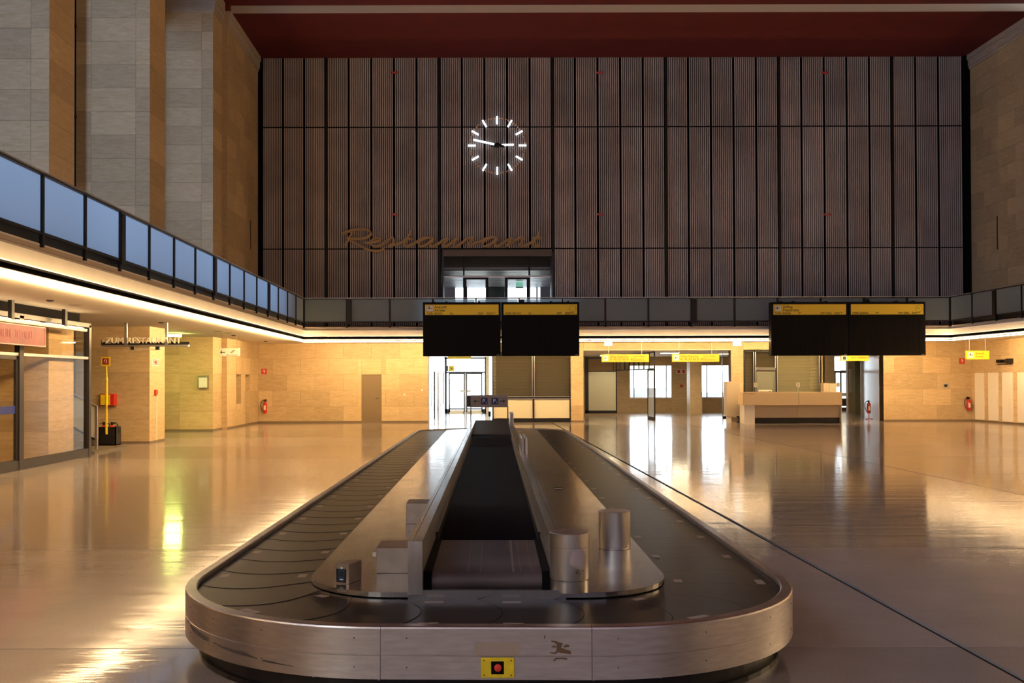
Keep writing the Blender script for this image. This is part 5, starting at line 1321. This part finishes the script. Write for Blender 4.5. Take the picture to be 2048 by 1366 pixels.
residue([(1205, 295), (1260, 300), (1330, 325), (1350, 335), (1330, 360), (1325, 378), (1380, 400), (1440, 420), (1445, 458), (1380, 450), (1300, 440), (1262, 425), (1275, 375), (1270, 340), (1240, 318), (1208, 312)])
residue([(1205, 375), (1235, 350), (1275, 365), (1265, 380), (1230, 378)]); residue([(1340, 370), (1385, 340), (1430, 352), (1415, 372), (1370, 378)]); residue([(1185, 435), (1240, 437), (1260, 425), (1290, 440), (1250, 458), (1190, 446)])
residue([(1235, 520), (1260, 500), (1330, 500), (1400, 505), (1390, 525), (1320, 515), (1262, 520), (1250, 545), (1235, 540)]); residue([(1120, 240), (1140, 230), (1130, 275), (1120, 270)])
# residue on the front left curve
def rim_pt(tt, z_, o_=.0012):
    (x, y), (tx, ty) = PO.at(tt); return CM @ Vector((x+ty*o_, y-tx*o_, z_))
def rim_patch(rows_, name='paint_scrape', mat=None):
    """rows_: list of (t, z_low, z_high)"""
    m = MB(); vs = []
    for (tt, a, b) in rows_: vs += [rim_pt(tt, a), rim_pt(tt, b)]
    m.add(vs, [(2*i, 2*i+2, 2*i+3, 2*i+1) for i in range(len(rows_)-1)]); return m.build(name, mat or simple('grey_brown_scrape', (.07, .055, .045), .8) if 'grey_brown_scrape' not in bpy.data.materials else (mat or bpy.data.materials['grey_brown_scrape']), cr)
rim_patch([(-2.20, .262, .275), (-2.13, .246, .272), (-2.03, .238, .268), (-1.94, .232, .262), (-1.86, .232, .258)])
rim_patch([(-1.80, .236, .245), (-1.70, .226, .236), (-1.58, .216, .236), (-1.50, .214, .238), (-1.44, .214, .226), (-1.38, .210, .216)])
rim_patch([(-1.34, .204, .214), (-1.27, .200, .212), (-1.20, .200, .206), (-1.12, .198, .201)])
rim_patch([(-2.27, .272, .29), (-2.24, .27, .292)]); rim_patch([(-3.05, .252, .262), (-2.98, .24, .25)])
# far end sign on two poles, small post
YS = 26.0
ks = thing('parking_sign', 'grey sign with arrows and blue P fields at the carousel end', 'sign', (X(978, YS), YS, .47))
a = at(978, 790, YS); b = at(978, 814.5, YS); x0, x1 = X(941, YS), X(1016, YS)
B('sign_panel', SIGNG, x0, x1, YS, YS+.08, b.z, a.z, ks, .01); B('sign_end', DARKM, x0-.09, x0-.0, YS+.005, YS+.075, b.z+.01, a.z-.01, ks)
h = a.z-b.z
for (px, kind) in ((952, 'l'), (968.5, '5'), (989.5, '7'), (1005, 'r')):
    x = X(px, YS); zc = (a.z+b.z)/2; w_ = .085
    if kind in 'lr':
        B('symbol_frame', DARKM, x-w_, x+w_, YS-.004, YS, zc-w_, zc+w_, ks); B('symbol_field', SIGNG, x-w_+.006, x+w_-.006, YS-.006, YS-.004, zc-w_+.006, zc+w_-.006, ks); arrow_icon(Vector((x, YS-.007, zc)), .13, INK, ks, kind == 'l')
    else:
        MB().box(x-w_, x+w_, YS-.01, YS, zc-w_, zc+w_, None, .008).build('blue_field', BLUEP, ks); text('P', (x-.055, YS-.012, zc-.045), .15, WPRINT, ks); text(kind, (x+.03, YS-.012, zc-.06), .07, WPRINT, ks)
for px in (941.5, 1015.5): q = X(px, YS); MB().tube([(q, YS+.04, .47), (q, YS+.04, b.z+.02)], .014, 8).build('pole', DARKM, ks)
sp = thing('sensor_post', 'small black sensor on a short stem at the chute end', 'sensor', (X(979, YS-.1), YS-.1, .8))
p = at(979, 828, YS-.1); B('sensor_head', BLACK, p.x-.03, p.x+.03, YS-.13, YS-.08, p.z-.065, p.z+.065, sp); MB().tube([(p.x, YS-.1, .80), (p.x, YS-.1, p.z-.06)], .008, 6).build('stem', DARKM, sp)
